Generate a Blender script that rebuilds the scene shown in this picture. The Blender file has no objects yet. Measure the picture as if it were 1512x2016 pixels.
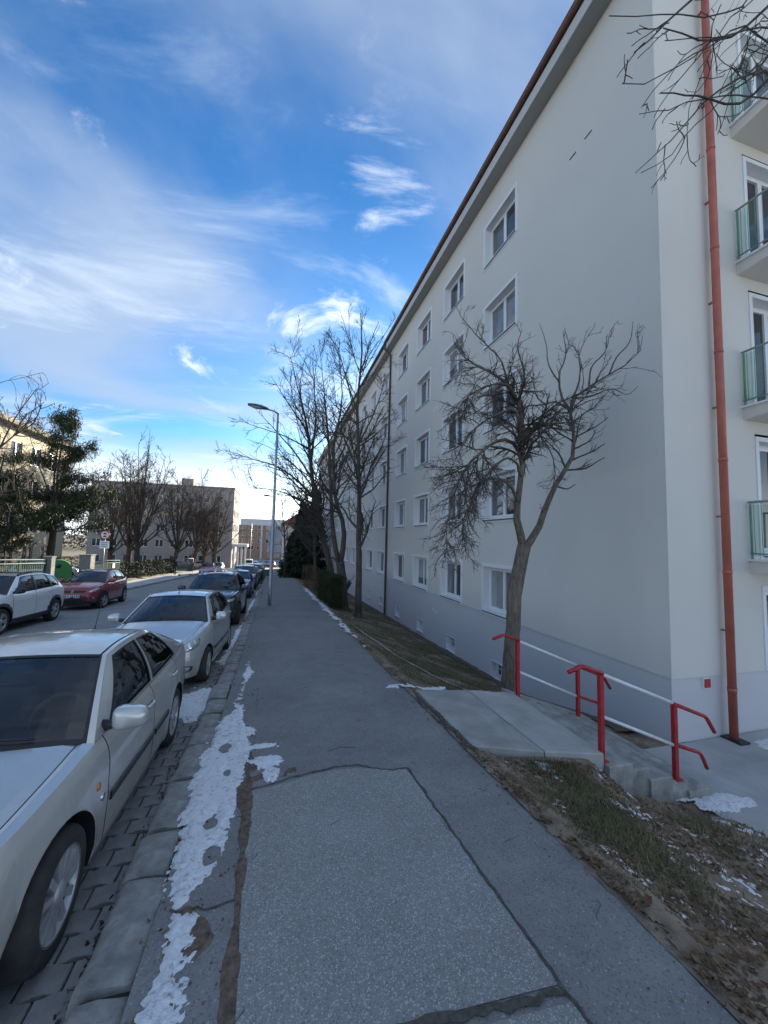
import bpy, bmesh, math, random
import numpy as np
from math import sin, cos, pi, radians, sqrt, atan, atan2
from mathutils import Matrix, Vector

# ------------------------------------------------------------------ camera, sky, sun, exposure
SC = bpy.context.scene
COL = SC.collection
EYE = 2.05
cam = bpy.data.cameras.new('camera')
cam.sensor_fit = 'VERTICAL'
cam.sensor_height = 36.0
cam.lens = 36.0 * 754.1 / 2016.0
cam.clip_start = 0.05
cam.clip_end = 3000.0
camo = bpy.data.objects.new('camera', cam)
COL.objects.link(camo)
_y, _p, _r = radians(15.756), radians(4.14), radians(1.419)
_F = Vector((sin(_y) * cos(_p), cos(_y) * cos(_p), sin(_p)))
_R = Vector((cos(_y), -sin(_y), 0.0))
_U = _R.cross(_F)
_R2 = _R * cos(_r) + _U * sin(_r)
_U2 = -_R * sin(_r) + _U * cos(_r)
camo.matrix_world = Matrix(((_R2.x, _U2.x, -_F.x, 0), (_R2.y, _U2.y, -_F.y, 0), (_R2.z, _U2.z, -_F.z, EYE), (0, 0, 0, 1)))
SC.camera = camo

SUN_AZ = radians(20.0)      # to the right of the street direction (+Y)
SUN_EL = radians(11.0)
SUN_DIR = Vector((sin(SUN_AZ) * cos(SUN_EL), cos(SUN_AZ) * cos(SUN_EL), sin(SUN_EL)))
world = bpy.data.worlds.new('World')
SC.world = world
world.use_nodes = True
_nt = world.node_tree
_nt.nodes.clear()


def N(nt, typ, **kw):
    n = nt.nodes.new(typ)
    for k, v in kw.items():
        setattr(n, k, v)
    return n


def build_world():
    nt = _nt
    L = nt.links.new
    out = N(nt, 'ShaderNodeOutputWorld')
    bg = N(nt, 'ShaderNodeBackground')
    bg.inputs['Strength'].default_value = 0.15
    sky = N(nt, 'ShaderNodeTexSky')
    sky.sky_type = 'NISHITA'
    sky.sun_disc = False
    sky.sun_elevation = SUN_EL
    sky.sun_rotation = SUN_AZ
    sky.altitude = 150
    sky.air_density = 1.0
    sky.dust_density = 0.6
    sky.ozone_density = 2.2
    hs = N(nt, 'ShaderNodeHueSaturation')
    hs.inputs['Saturation'].default_value = 1.12
    tint = N(nt, 'ShaderNodeMix', data_type='RGBA', blend_type='MULTIPLY')
    tint.inputs['Factor'].default_value = 1.0
    tint.inputs[7].default_value = (.235, .345, .465, 1)
    L(sky.outputs[0], tint.inputs[6])
    L(tint.outputs[2], hs.inputs['Color'])
    # thin winter clouds, laid on a plane high above (direction divided by its height)
    tc = N(nt, 'ShaderNodeTexCoord')
    sep = N(nt, 'ShaderNodeSeparateXYZ')
    L(tc.outputs['Generated'], sep.inputs[0])
    zz = N(nt, 'ShaderNodeMath', operation='MAXIMUM')
    L(sep.outputs['Z'], zz.inputs[0]); zz.inputs[1].default_value = 0.0
    za = N(nt, 'ShaderNodeMath', operation='ADD'); L(zz.outputs[0], za.inputs[0]); za.inputs[1].default_value = 0.12
    dx = N(nt, 'ShaderNodeMath', operation='DIVIDE'); L(sep.outputs['X'], dx.inputs[0]); L(za.outputs[0], dx.inputs[1])
    dy = N(nt, 'ShaderNodeMath', operation='DIVIDE'); L(sep.outputs['Y'], dy.inputs[0]); L(za.outputs[0], dy.inputs[1])
    cb = N(nt, 'ShaderNodeCombineXYZ'); L(dx.outputs[0], cb.inputs[0]); L(dy.outputs[0], cb.inputs[1])

    def cloud(loc, rot, scale, nscale, detail, rough, dist, lo, hi):
        mp = N(nt, 'ShaderNodeMapping')
        mp.inputs['Location'].default_value = loc
        mp.inputs['Rotation'].default_value = (0, 0, rot)
        mp.inputs['Scale'].default_value = scale
        L(cb.outputs[0], mp.inputs[0])
        nz = N(nt, 'ShaderNodeTexNoise')
        nz.inputs['Scale'].default_value = nscale
        nz.inputs['Detail'].default_value = detail
        nz.inputs['Roughness'].default_value = rough
        nz.inputs['Distortion'].default_value = dist
        L(mp.outputs[0], nz.inputs['Vector'])
        mr = N(nt, 'ShaderNodeMapRange', interpolation_type='SMOOTHSTEP')
        mr.inputs['From Min'].default_value = lo
        mr.inputs['From Max'].default_value = hi
        L(nz.outputs[0], mr.inputs['Value'])
        return mr.outputs[0]
    veil = cloud((3.9, 0.6, 0), 0.35, (0.7, 1.0, 1), 0.80, 7, 0.52, 0.5, 0.36, 0.66)
    wisp = cloud((5.3, 2.1, 0), -0.75, (0.9, 1.9, 1), 1.2, 10, 0.62, 1.0, 0.49, 0.74)
    puff = cloud((4.6, 1.9, 0), 0.6, (1.0, 1.3, 1), 1.9, 12, 0.62, 0.6, 0.58, 0.76)

    def mul(a, k):
        m = N(nt, 'ShaderNodeMath', operation='MULTIPLY'); L(a, m.inputs[0])
        if isinstance(k, float): m.inputs[1].default_value = k
        else: L(k, m.inputs[1])
        return m.outputs[0]

    def mx(a, b):
        m = N(nt, 'ShaderNodeMath', operation='MAXIMUM'); L(a, m.inputs[0]); L(b, m.inputs[1]); return m.outputs[0]

    dot = N(nt, 'ShaderNodeVectorMath', operation='DOT_PRODUCT')
    L(tc.outputs['Generated'], dot.inputs[0]); dot.inputs[1].default_value = SUN_DIR
    dm = N(nt, 'ShaderNodeMath', operation='MAXIMUM'); L(dot.outputs['Value'], dm.inputs[0]); dm.inputs[1].default_value = 0.0
    p1 = N(nt, 'ShaderNodeMath', operation='POWER'); L(dm.outputs[0], p1.inputs[0]); p1.inputs[1].default_value = 14.0
    gl = N(nt, 'ShaderNodeMath', operation='MULTIPLY_ADD'); L(p1.outputs[0], gl.inputs[0]); gl.inputs[1].default_value = .6; gl.inputs[2].default_value = 1.0

    def layer(base, mask, col):
        cc = N(nt, 'ShaderNodeVectorMath', operation='SCALE'); cc.inputs[0].default_value = col; L(gl.outputs[0], cc.inputs['Scale'])
        mix = N(nt, 'ShaderNodeMix', data_type='RGBA')
        L(mask, mix.inputs['Factor']); L(base, mix.inputs[6]); L(cc.outputs[0], mix.inputs[7])
        return mix.outputs[2]
    c = layer(hs.outputs[0], mul(veil, 0.80), (1.02, 1.24, 1.58))
    c = layer(c, mul(wisp, 0.58), (1.6, 1.85, 2.2))
    c = layer(c, mul(puff, 0.75), (2.4, 2.5, 2.65))
    # pale haze towards the horizon, the same all round
    hz = N(nt, 'ShaderNodeMapRange', interpolation_type='SMOOTHSTEP')
    hz.inputs['From Min'].default_value = 0.235
    hz.inputs['From Max'].default_value = 0.02
    L(sep.outputs['Z'], hz.inputs['Value'])
    hp = N(nt, 'ShaderNodeMath', operation='POWER'); L(hz.outputs[0], hp.inputs[0]); hp.inputs[1].default_value = 1.25
    c = layer(c, mul(hp.outputs[0], 0.95), (3.7, 3.9, 4.1))
    L(c, bg.inputs['Color'])
    L(bg.outputs[0], out.inputs['Surface'])


build_world()
sun = bpy.data.lights.new('sun', 'SUN')
sun.energy = 4.2
sun.angle = radians(0.55)
sun.color = (1.0, 0.86, 0.68)
suno = bpy.data.objects.new('sun', sun)
COL.objects.link(suno)
suno.rotation_euler = (-SUN_DIR).to_track_quat('-Z', 'Y').to_euler()
suno.location = (40, 120, 60)

SC.view_settings.view_transform = 'Standard'
SC.view_settings.look = 'None'
SC.view_settings.gamma = 1.0
SC.view_settings.use_curve_mapping = False
SC.view_settings.exposure = 1.88
SC.cycles.max_bounces = 8
SC.cycles.transparent_max_bounces = 24
SC.cycles.use_denoising = True
SC.cycles.sample_clamp_indirect = 6.0
RNG = np.random.default_rng(7)
random.seed(5)


# ------------------------------------------------------------------ helpers
def tag(o, label=None, cat=None, group=None, kind=None):
    if label: o['label'] = label
    if cat: o['category'] = cat
    if group: o['group'] = group
    if kind: o['kind'] = kind
    return o


def empty(name, loc=(0, 0, 0), rot=(0, 0, 0), parent=None):
    o = bpy.data.objects.new(name, None)
    o.location = loc
    o.rotation_euler = rot
    o.empty_display_size = 0.2
    COL.objects.link(o)
    if parent: o.parent = parent
    return o


def obj(name, me, parent=None, loc=None, rot=None, scale=None):
    o = bpy.data.objects.new(name, me)
    COL.objects.link(o)
    if parent: o.parent = parent
    if loc is not None: o.location = loc
    if rot is not None: o.rotation_euler = rot
    if scale is not None: o.scale = scale
    return o


def copy_tree(o, parent=None):
    c = o.copy()
    COL.objects.link(c)
    c.parent = parent
    for ch in list(o.children):
        copy_tree(ch, c)
    return c


class MB:
    """collects shapes into one mesh"""
    def __init__(s):
        s.v = []; s.f = []; s.m = []; s.n = 0; s.sm = []

    def add(s, V, F, mi=0, smooth=False):
        b = s.n
        s.v.extend([tuple(map(float, p)) for p in V])
        for f in F:
            s.f.append([i + b for i in f]); s.m.append(mi); s.sm.append(smooth)
        s.n += len(V)
        return s

    def box(s, a, b, mi=0):
        x0, y0, z0 = [min(p, q) for p, q in zip(a, b)]; x1, y1, z1 = [max(p, q) for p, q in zip(a, b)]
        V = [(x0, y0, z0), (x1, y0, z0), (x1, y1, z0), (x0, y1, z0), (x0, y0, z1), (x1, y0, z1), (x1, y1, z1), (x0, y1, z1)]
        return s.add(V, [(0, 3, 2, 1), (4, 5, 6, 7), (0, 1, 5, 4), (1, 2, 6, 5), (2, 3, 7, 6), (3, 0, 4, 7)], mi)

    def quad(s, a, b, c, d, mi=0):
        return s.add([a, b, c, d], [(0, 1, 2, 3)], mi)

    def prism(s, pts, off, mi=0):
        """polygon pts (3-D, planar) extruded by vector off"""
        n = len(pts)
        V = [tuple(p) for p in pts] + [tuple(np.array(p) + np.array(off)) for p in pts]
        F = [tuple(range(n))[::-1], tuple(range(n, 2 * n))] + [(i, (i + 1) % n, n + (i + 1) % n, n + i) for i in range(n)]
        return s.add(V, F, mi)

    def tube(s, pts, rad, sides=8, mi=0, cap=True, smooth=True):
        P = np.array(pts, float); k = len(P)
        R = np.full(k, rad) if np.isscalar(rad) else np.array(rad, float)
        V, F = tubes(P[None], R[None], sides)
        s.add(V, F, mi, smooth)
        if cap:
            b = s.n - k * sides
            s.f.append([b + i for i in range(sides)][::-1]); s.m.append(mi); s.sm.append(False)
            s.f.append([b + (k - 1) * sides + i for i in range(sides)]); s.m.append(mi); s.sm.append(False)
        return s

    def lathe(s, prof, axis_o, axis_d, sides=24, mi=0, smooth=True):
        """prof: list of (radius, distance along axis)"""
        d = np.array(axis_d, float); d /= np.linalg.norm(d)
        a = np.cross(d, (0, 0, 1.0)) if abs(d[2]) < .9 else np.cross(d, (1.0, 0, 0))
        a /= np.linalg.norm(a); b = np.cross(d, a)
        o = np.array(axis_o, float); V = []; F = []
        for r, h in prof:
            for i in range(sides):
                t = 2 * pi * i / sides
                V.append(o + d * h + (a * cos(t) + b * sin(t)) * r)
        for j in range(len(prof) - 1):
            for i in range(sides):
                i2 = (i + 1) % sides
                F.append((j * sides + i, j * sides + i2, (j + 1) * sides + i2, (j + 1) * sides + i))
        return s.add(V, F, mi, smooth)

    def grid(s, P, mi=0, smooth=True, flip=False):
        P = np.array(P, float); a, b = P.shape[:2]
        idx = np.arange(a * b).reshape(a, b)
        F = np.stack([idx[:-1, :-1], idx[1:, :-1], idx[1:, 1:], idx[:-1, 1:]], -1).reshape(-1, 4)
        if flip: F = F[:, ::-1]
        return s.add(P.reshape(-1, 3), F.tolist(), mi, smooth)

    def mesh(s, name, mats):
        me = bpy.data.meshes.new(name)
        me.from_pydata(s.v, [], s.f)
        if not isinstance(mats, (list, tuple)): mats = [mats]
        for m in mats: me.materials.append(m)
        if s.f:
            me.polygons.foreach_set('material_index', s.m)
            me.polygons.foreach_set('use_smooth', s.sm)
        me.update()
        return me

    def build(s, name, mats, parent=None, **kw):
        return obj(name, s.mesh(name, mats), parent, **kw)


def tubes(P, R, sides):
    """P (n,k,3) polylines, R (n,k) radii -> verts, faces"""
    n, k = P.shape[:2]
    T = np.empty_like(P)
    T[:, 1:-1] = P[:, 2:] - P[:, :-2]; T[:, 0] = P[:, 1] - P[:, 0]; T[:, -1] = P[:, -1] - P[:, -2]
    T /= np.linalg.norm(T, axis=2, keepdims=True) + 1e-9
    m = T.mean(1); m /= np.linalg.norm(m, axis=1, keepdims=True) + 1e-9
    ref = np.where(np.abs(m[:, 2:3]) < .8, np.array([[0, 0, 1.0]]), np.array([[1.0, 0.1, 0]]))[:, None, :]
    A = np.cross(T, np.broadcast_to(ref, T.shape)); A /= np.linalg.norm(A, axis=2, keepdims=True) + 1e-9
    B = np.cross(T, A)
    t = np.arange(sides) * 2 * pi / sides
    V = P[:, :, None, :] + R[:, :, None, None] * (A[:, :, None, :] * np.cos(t)[None, None, :, None] + B[:, :, None, :] * np.sin(t)[None, None, :, None])
    V = V.reshape(-1, 3)
    base = (np.arange(n) * k * sides)[:, None, None] + (np.arange(k - 1) * sides)[None, :, None]
    i = np.arange(sides)[None, None, :]; j = (np.arange(sides) + 1)[None, None, :] % sides
    F = np.stack([base + i, base + j, base + sides + j, base + sides + i], -1).reshape(-1, 4)
    return V, F.tolist()


def np_mesh(name, V, F, mat, smooth=False):
    """fast mesh from arrays; F (n,k) with constant k"""
    V = np.asarray(V, np.float32); F = np.asarray(F, np.int32)
    me = bpy.data.meshes.new(name)
    n, k = F.shape
    me.vertices.add(len(V)); me.vertices.foreach_set('co', V.ravel())
    me.loops.add(n * k); me.loops.foreach_set('vertex_index', F.ravel())
    me.polygons.add(n); me.polygons.foreach_set('loop_start', np.arange(n, dtype=np.int32) * k)
    if smooth: me.polygons.foreach_set('use_smooth', np.ones(n, bool))
    me.update(calc_edges=True)
    me.materials.append(mat)
    return me


# value noise for shapes
_tab = np.random.default_rng(3).random((256, 256))


def vnoise(x, y):
    x = np.asarray(x, float); y = np.asarray(y, float)
    xi = np.floor(x).astype(int); yi = np.floor(y).astype(int)
    fx = x - xi; fy = y - yi
    fx = fx * fx * (3 - 2 * fx); fy = fy * fy * (3 - 2 * fy)
    g = lambda a, b: _tab[a % 256, b % 256]
    return (g(xi, yi) * (1 - fx) + g(xi + 1, yi) * fx) * (1 - fy) + (g(xi, yi + 1) * (1 - fx) + g(xi + 1, yi + 1) * fx) * fy


def fbm(x, y, o=4):
    s = 0; a = .5
    for k in range(o):
        s = s + a * vnoise(x * 2 ** k + 17.3 * k, y * 2 ** k + 5.1 * k); a *= .5
    return s / (1 - .5 ** o)


# ------------------------------------------------------------------ materials
def ramp(nt, fac, stops):
    r = N(nt, 'ShaderNodeValToRGB')
    el = r.color_ramp.elements
    while len(el) < len(stops): el.new(0.5)
    for e, (p, c) in zip(el, stops):
        e.position = p; e.color = (c[0], c[1], c[2], 1) if len(c) == 3 else c
    nt.links.new(fac, r.inputs[0])
    return r.outputs[0]


def noise(nt, vec, scale, detail=4, rough=.55, dist=0.0):
    n = N(nt, 'ShaderNodeTexNoise')
    n.inputs['Scale'].default_value = scale; n.inputs['Detail'].default_value = detail
    n.inputs['Roughness'].default_value = rough; n.inputs['Distortion'].default_value = dist
    if vec is not None: nt.links.new(vec, n.inputs['Vector'])
    return n.outputs[0]


def mixc(nt, fac, a, b, mode='MIX'):
    m = N(nt, 'ShaderNodeMix', data_type='RGBA', blend_type=mode)
    for sock, v in ((m.inputs['Factor'], fac), (m.inputs[6], a), (m.inputs[7], b)):
        if isinstance(v, (int, float)): sock.default_value = v
        elif isinstance(v, (tuple, list)): sock.default_value = (v[0], v[1], v[2], 1)
        else: nt.links.new(v, sock)
    return m.outputs[2]


def new_mat(name):
    m = bpy.data.materials.new(name); m.use_nodes = True
    nt = m.node_tree
    b = nt.nodes['Principled BSDF']
    tc = N(nt, 'ShaderNodeTexCoord')
    return m, nt, b, tc.outputs['Object']


def setin(nt, sock, v):
    if isinstance(v, (int, float)): sock.default_value = v
    elif isinstance(v, (tuple, list)): sock.default_value = (v[0], v[1], v[2], 1)
    else: nt.links.new(v, sock)


def bump(nt, b, h, strength, dist=0.01):
    bp = N(nt, 'ShaderNodeBump')
    bp.inputs['Strength'].default_value = strength; bp.inputs['Distance'].default_value = dist
    nt.links.new(h, bp.inputs['Height']); nt.links.new(bp.outputs[0], b.inputs['Normal'])


def pmat(name, col, rough=.6, metal=0.0, var=.12, scale=3.0, bmp=0.0, bscale=60.0, spec=.5, coat=0.0, rvar=.1, col2=None, dirt=0.0, bdist=.004):
    m, nt, b, vec = new_mat(name)
    lo = tuple(c * (1 - var) for c in col); hi = tuple(min(1, c * (1 + var)) for c in (col2 or col))
    n1 = noise(nt, vec, scale, 6, .6, .2)
    c = ramp(nt, n1, [(.3, lo), (.7, hi)])
    if dirt:
        n2 = noise(nt, vec, scale * .37 + .6, 8, .65, .6)
        f = ramp(nt, n2, [(.48, (0, 0, 0)), (.72, (dirt, dirt, dirt))])
        c = mixc(nt, f, c, (.11, .10, .09))
    setin(nt, b.inputs['Base Color'], c)
    if rvar:
        n3 = noise(nt, vec, scale * 2.3, 4)
        setin(nt, b.inputs['Roughness'], ramp(nt, n3, [(.3, (max(.02, rough - rvar),) * 3), (.7, (min(1, rough + rvar),) * 3)]))
    else: b.inputs['Roughness'].default_value = rough
    b.inputs['Metallic'].default_value = metal
    b.inputs['Specular IOR Level'].default_value = spec
    b.inputs['Coat Weight'].default_value = coat
    if bmp: bump(nt, b, noise(nt, vec, bscale, 3, .6), bmp, bdist)
    return m


def asphalt(name, dark, light, speck, speck_amt, scale=90.0, stain=.35):
    m, nt, b, vec = new_mat(name)
    big = noise(nt, vec, .9, 7, .62, .4)
    c = ramp(nt, big, [(.28, dark), (.72, light)])
    mid = noise(nt, vec, 6.0, 5, .65, .2)
    c = mixc(nt, ramp(nt, mid, [(.35, (stain,) * 3), (.6, (0, 0, 0))]), c, tuple(x * .55 for x in dark))
    vo = N(nt, 'ShaderNodeTexVoronoi', feature='F1'); vo.inputs['Scale'].default_value = scale
    nt.links.new(vec, vo.inputs['Vector'])
    sv = N(nt, 'ShaderNodeSeparateColor'); nt.links.new(vo.outputs['Color'], sv.inputs[0])
    f = ramp(nt, sv.outputs[0], [(1 - speck_amt, (0, 0, 0)), (min(1, 1 - speck_amt + .08), (.75, .75, .75))])
    c = mixc(nt, f, c, speck)
    f2 = ramp(nt, sv.outputs[1], [(.0, (.6, .6, .6)), (.25, (0, 0, 0))])
    c = mixc(nt, f2, c, tuple(x * .45 for x in dark))
    setin(nt, b.inputs['Base Color'], c)
    b.inputs['Roughness'].default_value = .88
    b.inputs['Specular IOR Level'].default_value = .35
    ad = N(nt, 'ShaderNodeMath', operation='MULTIPLY_ADD')
    nt.links.new(vo.outputs['Distance'], ad.inputs[0]); ad.inputs[1].default_value = -.7
    nt.links.new(noise(nt, vec, scale * .6, 4), ad.inputs[2])
    bump(nt, b, ad.outputs[0], .55, .006)
    return m


def stucco(name, col, col2, grain=170.0):
    m, nt, b, vec = new_mat(name)
    n1 = noise(nt, vec, .35, 6, .6, .3)
    c = ramp(nt, n1, [(.3, col), (.7, col2)])
    n2 = noise(nt, vec, grain, 2, .5)
    c = mixc(nt, ramp(nt, n2, [(.35, (.16, .16, .16)), (.6, (0, 0, 0))]), c, tuple(x * .6 for x in col))
    setin(nt, b.inputs['Base Color'], c)
    b.inputs['Roughness'].default_value = .92
    b.inputs['Specular IOR Level'].default_value = .25
    bump(nt, b, noise(nt, vec, grain * .7, 3), .35, .004)
    return m


def glass_mat(name, tint, base_refl=.06, rough=.015):
    m = bpy.data.materials.new(name); m.use_nodes = True
    nt = m.node_tree; nt.nodes.clear(); L = nt.links.new
    out = N(nt, 'ShaderNodeOutputMaterial')
    tr = N(nt, 'ShaderNodeBsdfTransparent'); tr.inputs[0].default_value = (*tint, 1)
    gl = N(nt, 'ShaderNodeBsdfGlossy'); gl.inputs['Roughness'].default_value = rough; gl.inputs['Color'].default_value = (.95, .97, 1, 1)
    lw = N(nt, 'ShaderNodeLayerWeight'); lw.inputs['Blend'].default_value = .5
    pw = N(nt, 'ShaderNodeMath', operation='POWER'); L(lw.outputs['Facing'], pw.inputs[0]); pw.inputs[1].default_value = 4.0
    ad = N(nt, 'ShaderNodeMath', operation='MULTIPLY_ADD'); L(pw.outputs[0], ad.inputs[0]); ad.inputs[1].default_value = .9; ad.inputs[2].default_value = base_refl + .015; ad.use_clamp = True
    mx = N(nt, 'ShaderNodeMixShader'); L(ad.outputs[0], mx.inputs[0]); L(tr.outputs[0], mx.inputs[1]); L(gl.outputs[0], mx.inputs[2])
    L(mx.outputs[0], out.inputs[0])
    return m


def bark(name, dark, light, scale=22.0):
    m, nt, b, vec = new_mat(name)
    mp = N(nt, 'ShaderNodeMapping'); mp.inputs['Scale'].default_value = (1, 1, .22); nt.links.new(vec, mp.inputs[0])
    n1 = noise(nt, mp.outputs[0], scale, 6, .65, .5)
    n2 = noise(nt, vec, 2.0, 5)
    c = ramp(nt, n1, [(.34, dark), (.66, light)])
    c = mixc(nt, ramp(nt, n2, [(.45, (0, 0, 0)), (.75, (.5, .5, .5))]), c, tuple(x * 1.3 for x in light))
    setin(nt, b.inputs['Base Color'], c)
    b.inputs['Roughness'].default_value = .93
    b.inputs['Specular IOR Level'].default_value = .2
    bump(nt, b, n1, .9, .03)
    return m


def leafmat(name, a, b_, rough=.7, transl=.0):
    m, nt, b, vec = new_mat(name)
    gi = N(nt, 'ShaderNodeNewGeometry')
    c = ramp(nt, gi.outputs['Random Per Island'], [(0, a), (1, b_)])
    c = mixc(nt, ramp(nt, noise(nt, vec, 1.7, 3), [(.35, (.45, .45, .45)), (.6, (0, 0, 0))]), c, tuple(x * .5 for x in a))
    setin(nt, b.inputs['Base Color'], c)
    b.inputs['Roughness'].default_value = rough
    b.inputs['Specular IOR Level'].default_value = .25
    return m


M = {}
M['asphalt'] = asphalt('sidewalk_asphalt', (.20, .197, .19), (.285, .28, .27), (.42, .415, .40), .05, 110, .20)
M['patch'] = asphalt('coarse_asphalt', (.25, .245, .235), (.325, .32, .305), (.52, .515, .50), .20, 150, .10)
M['road'] = asphalt('road_asphalt', (.21, .21, .215), (.33, .335, .34), (.45, .45, .46), .06, 60, .2)
M['frost'] = asphalt('frosted_pavement', (.33, .34, .36), (.58, .6, .64), (.7, .72, .75), .1, 30, .3)
M['concrete'] = pmat('concrete', (.34, .33, .31), .9, var=.22, scale=2.2, bmp=.4, bscale=70, dirt=.35)
M['concrete_new'] = pmat('pale_concrete', (.40, .39, .37), .9, var=.16, scale=1.7, bmp=.3, bscale=90, dirt=.22)
M['old_concrete'] = pmat('old_step_concrete', (.33, .325, .30), .93, var=.35, scale=4, bmp=.6, bscale=50, dirt=.65)
M['court'] = pmat('court_concrete', (.42, .415, .405), .9, var=.2, scale=1.1, bmp=.3, bscale=60, dirt=.3)
M['kerb'] = pmat('kerb_stone', (.29, .285, .265), .93, var=.4, scale=7, bmp=.9, bscale=28, dirt=.5, bdist=.012)
M['paver'] = pmat('grey_paver', (.24, .235, .23), .9, var=.25, scale=5, bmp=.7, bscale=120, dirt=.35)
M['joint'] = pmat('joint_dirt', (.035, .032, .028), 1.0, var=.4, scale=20, bmp=.6, bscale=90)
M['crack'] = pmat('crack_dirt', (.085, .075, .062), 1.0, var=.5, scale=30, bmp=.6, bscale=60)
M['mud'] = pmat('brown_dirt', (.15, .108, .078), .97, var=.55, scale=26, bmp=.9, bscale=70, bdist=.012)
M['soil'] = pmat('bank_soil', (.19, .135, .095), .97, var=.45, scale=5, bmp=1.0, bscale=45, bdist=.02, col2=(.25, .19, .135))
M['lawn'] = pmat('lawn_ground', (.085, .088, .042), .97, var=.4, scale=1.2, bmp=.6, bscale=20, col2=(.15, .135, .085))


def snow_mat():
    m, nt, b, vec = new_mat('snow')
    n1 = noise(nt, vec, 22, 7, .72, .5)
    c = ramp(nt, n1, [(.30, (.22, .20, .18)), (.38, (.50, .50, .50)), (.46, (.76, .77, .79)), (.7, (.86, .87, .89))])
    setin(nt, b.inputs['Base Color'], c)
    b.inputs['Roughness'].default_value = .8
    b.inputs['Specular IOR Level'].default_value = .3
    bump(nt, b, noise(nt, vec, 45, 5), .9, .02)
    return m


M['snow'] = snow_mat()
M['facade'] = stucco('beige_stucco', (.675, .65, .59), (.725, .70, .64))
M['facade2'] = stucco('pinkish_stucco', (.655, .62, .57), (.705, .67, .615))
M['plinth'] = stucco('lilac_grey_plinth', (.60, .585, .59), (.65, .635, .64))
M['plinth2'] = stucco('pale_plinth', (.66, .65, .63), (.71, .69, .67))
M['soffit'] = stucco('grey_soffit', (.40, .395, .38), (.45, .44, .42))
M['fascia'] = stucco('pale_fascia', (.55, .55, .54), (.60, .60, .59))
M['white'] = pmat('white_render', (.78, .785, .79), .7, var=.04, scale=2, bmp=.1, bscale=90)
M['upvc'] = pmat('white_plastic', (.80, .81, .82), .35, var=.03, scale=3)
M['gutter'] = pmat('dull_brown_gutter', (.17, .085, .065), .5, var=.25, scale=1.5)
M['copper'] = pmat('salmon_red_pipe', (.44, .125, .085), .42, var=.2, scale=2.5, spec=.5)
M['darkpipe'] = pmat('dark_brown_pipe', (.06, .045, .045), .5, var=.2)
M['roof'] = pmat('roof_sheet', (.20, .09, .07), .7, var=.2)
M['pane_dark'] = pmat('window_glass_dark', (.035, .04, .043), .04, var=.3, scale=1.5, spec=.9, rvar=.02)
M['pane_blind'] = pmat('window_glass_blind', (.34, .35, .36), .06, var=.25, scale=1.2, spec=.9, rvar=.02)
M['pane_grey'] = pmat('window_glass_grey', (.09, .10, .105), .04, var=.4, scale=1.0, spec=.9, rvar=.02)
M['pane_curtain'] = pmat('window_glass_curtain', (.17, .18, .19), .05, var=.35, scale=2.5, spec=.9, rvar=.02)
M['red'] = pmat('red_paint', (.42, .014, .022), .45, var=.35, scale=22, spec=.5, dirt=.55, bmp=.25, bscale=60)
M['rail_white'] = pmat('white_paint', (.74, .75, .76), .45, var=.08, scale=9, dirt=.15)
M['green_metal'] = pmat('green_rail_paint', (.27, .38, .33), .45, var=.12, scale=6)
M['green_glass'] = glass_mat('green_panel_glass', (.70, .85, .78), .05)
M['galv'] = pmat('galvanised_steel', (.36, .38, .40), .45, metal=.6, var=.18, scale=6)
M['black'] = pmat('black_plastic', (.02, .02, .022), .5, var=.2)
M['bark'] = bark('grey_brown_bark', (.07, .056, .046), (.22, .185, .145))
M['bark_dark'] = bark('dark_bark', (.042, .036, .032), (.13, .11, .092))
M['twig'] = pmat('twigs', (.085, .068, .057), .9, var=.3, scale=4)
M['twig_pale'] = pmat('pale_twigs', (.10, .085, .07), .9, var=.3, scale=4)
# ------------------------------------------------------------------ ground, road, pavements
SL = -0.0524


def g(y):
    y = np.asarray(y, float)
    t = np.clip((y - 105) / 45, 0, 1)
    far = -5.502 + SL * 45 * (t - t * t / 2) * .6
    return np.where(y < -60, SL * -60, np.where(y < 105, SL * y, far))


def gf(y):
    return float(g(y))


def sheet(name, xs, ys, zf, mat, smooth=True):
    X, Y = np.meshgrid(np.asarray(xs, float), np.asarray(ys, float), indexing='ij')
    Z = zf(X, Y)
    P = np.stack([X, Y, Z], -1)
    a, b = X.shape
    idx = np.arange(a * b).reshape(a, b)
    F = np.stack([idx[:-1, :-1], idx[1:, :-1], idx[1:, 1:], idx[:-1, 1:]], -1).reshape(-1, 4)
    return obj(name, np_mesh(name, P.reshape(-1, 3), F, mat, smooth))


def sw(x, y):
    """sidewalk surface"""
    return g(y) + .014 * (fbm(np.asarray(x) * .8 + 3, np.asarray(y) * .8, 3) - .5)


def zwall(y):
    return np.interp(y, [-30, 5.2, 9.0, 60, 100], [-1.2, -1.2, -2.0, -3.6, -6.2])


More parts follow.
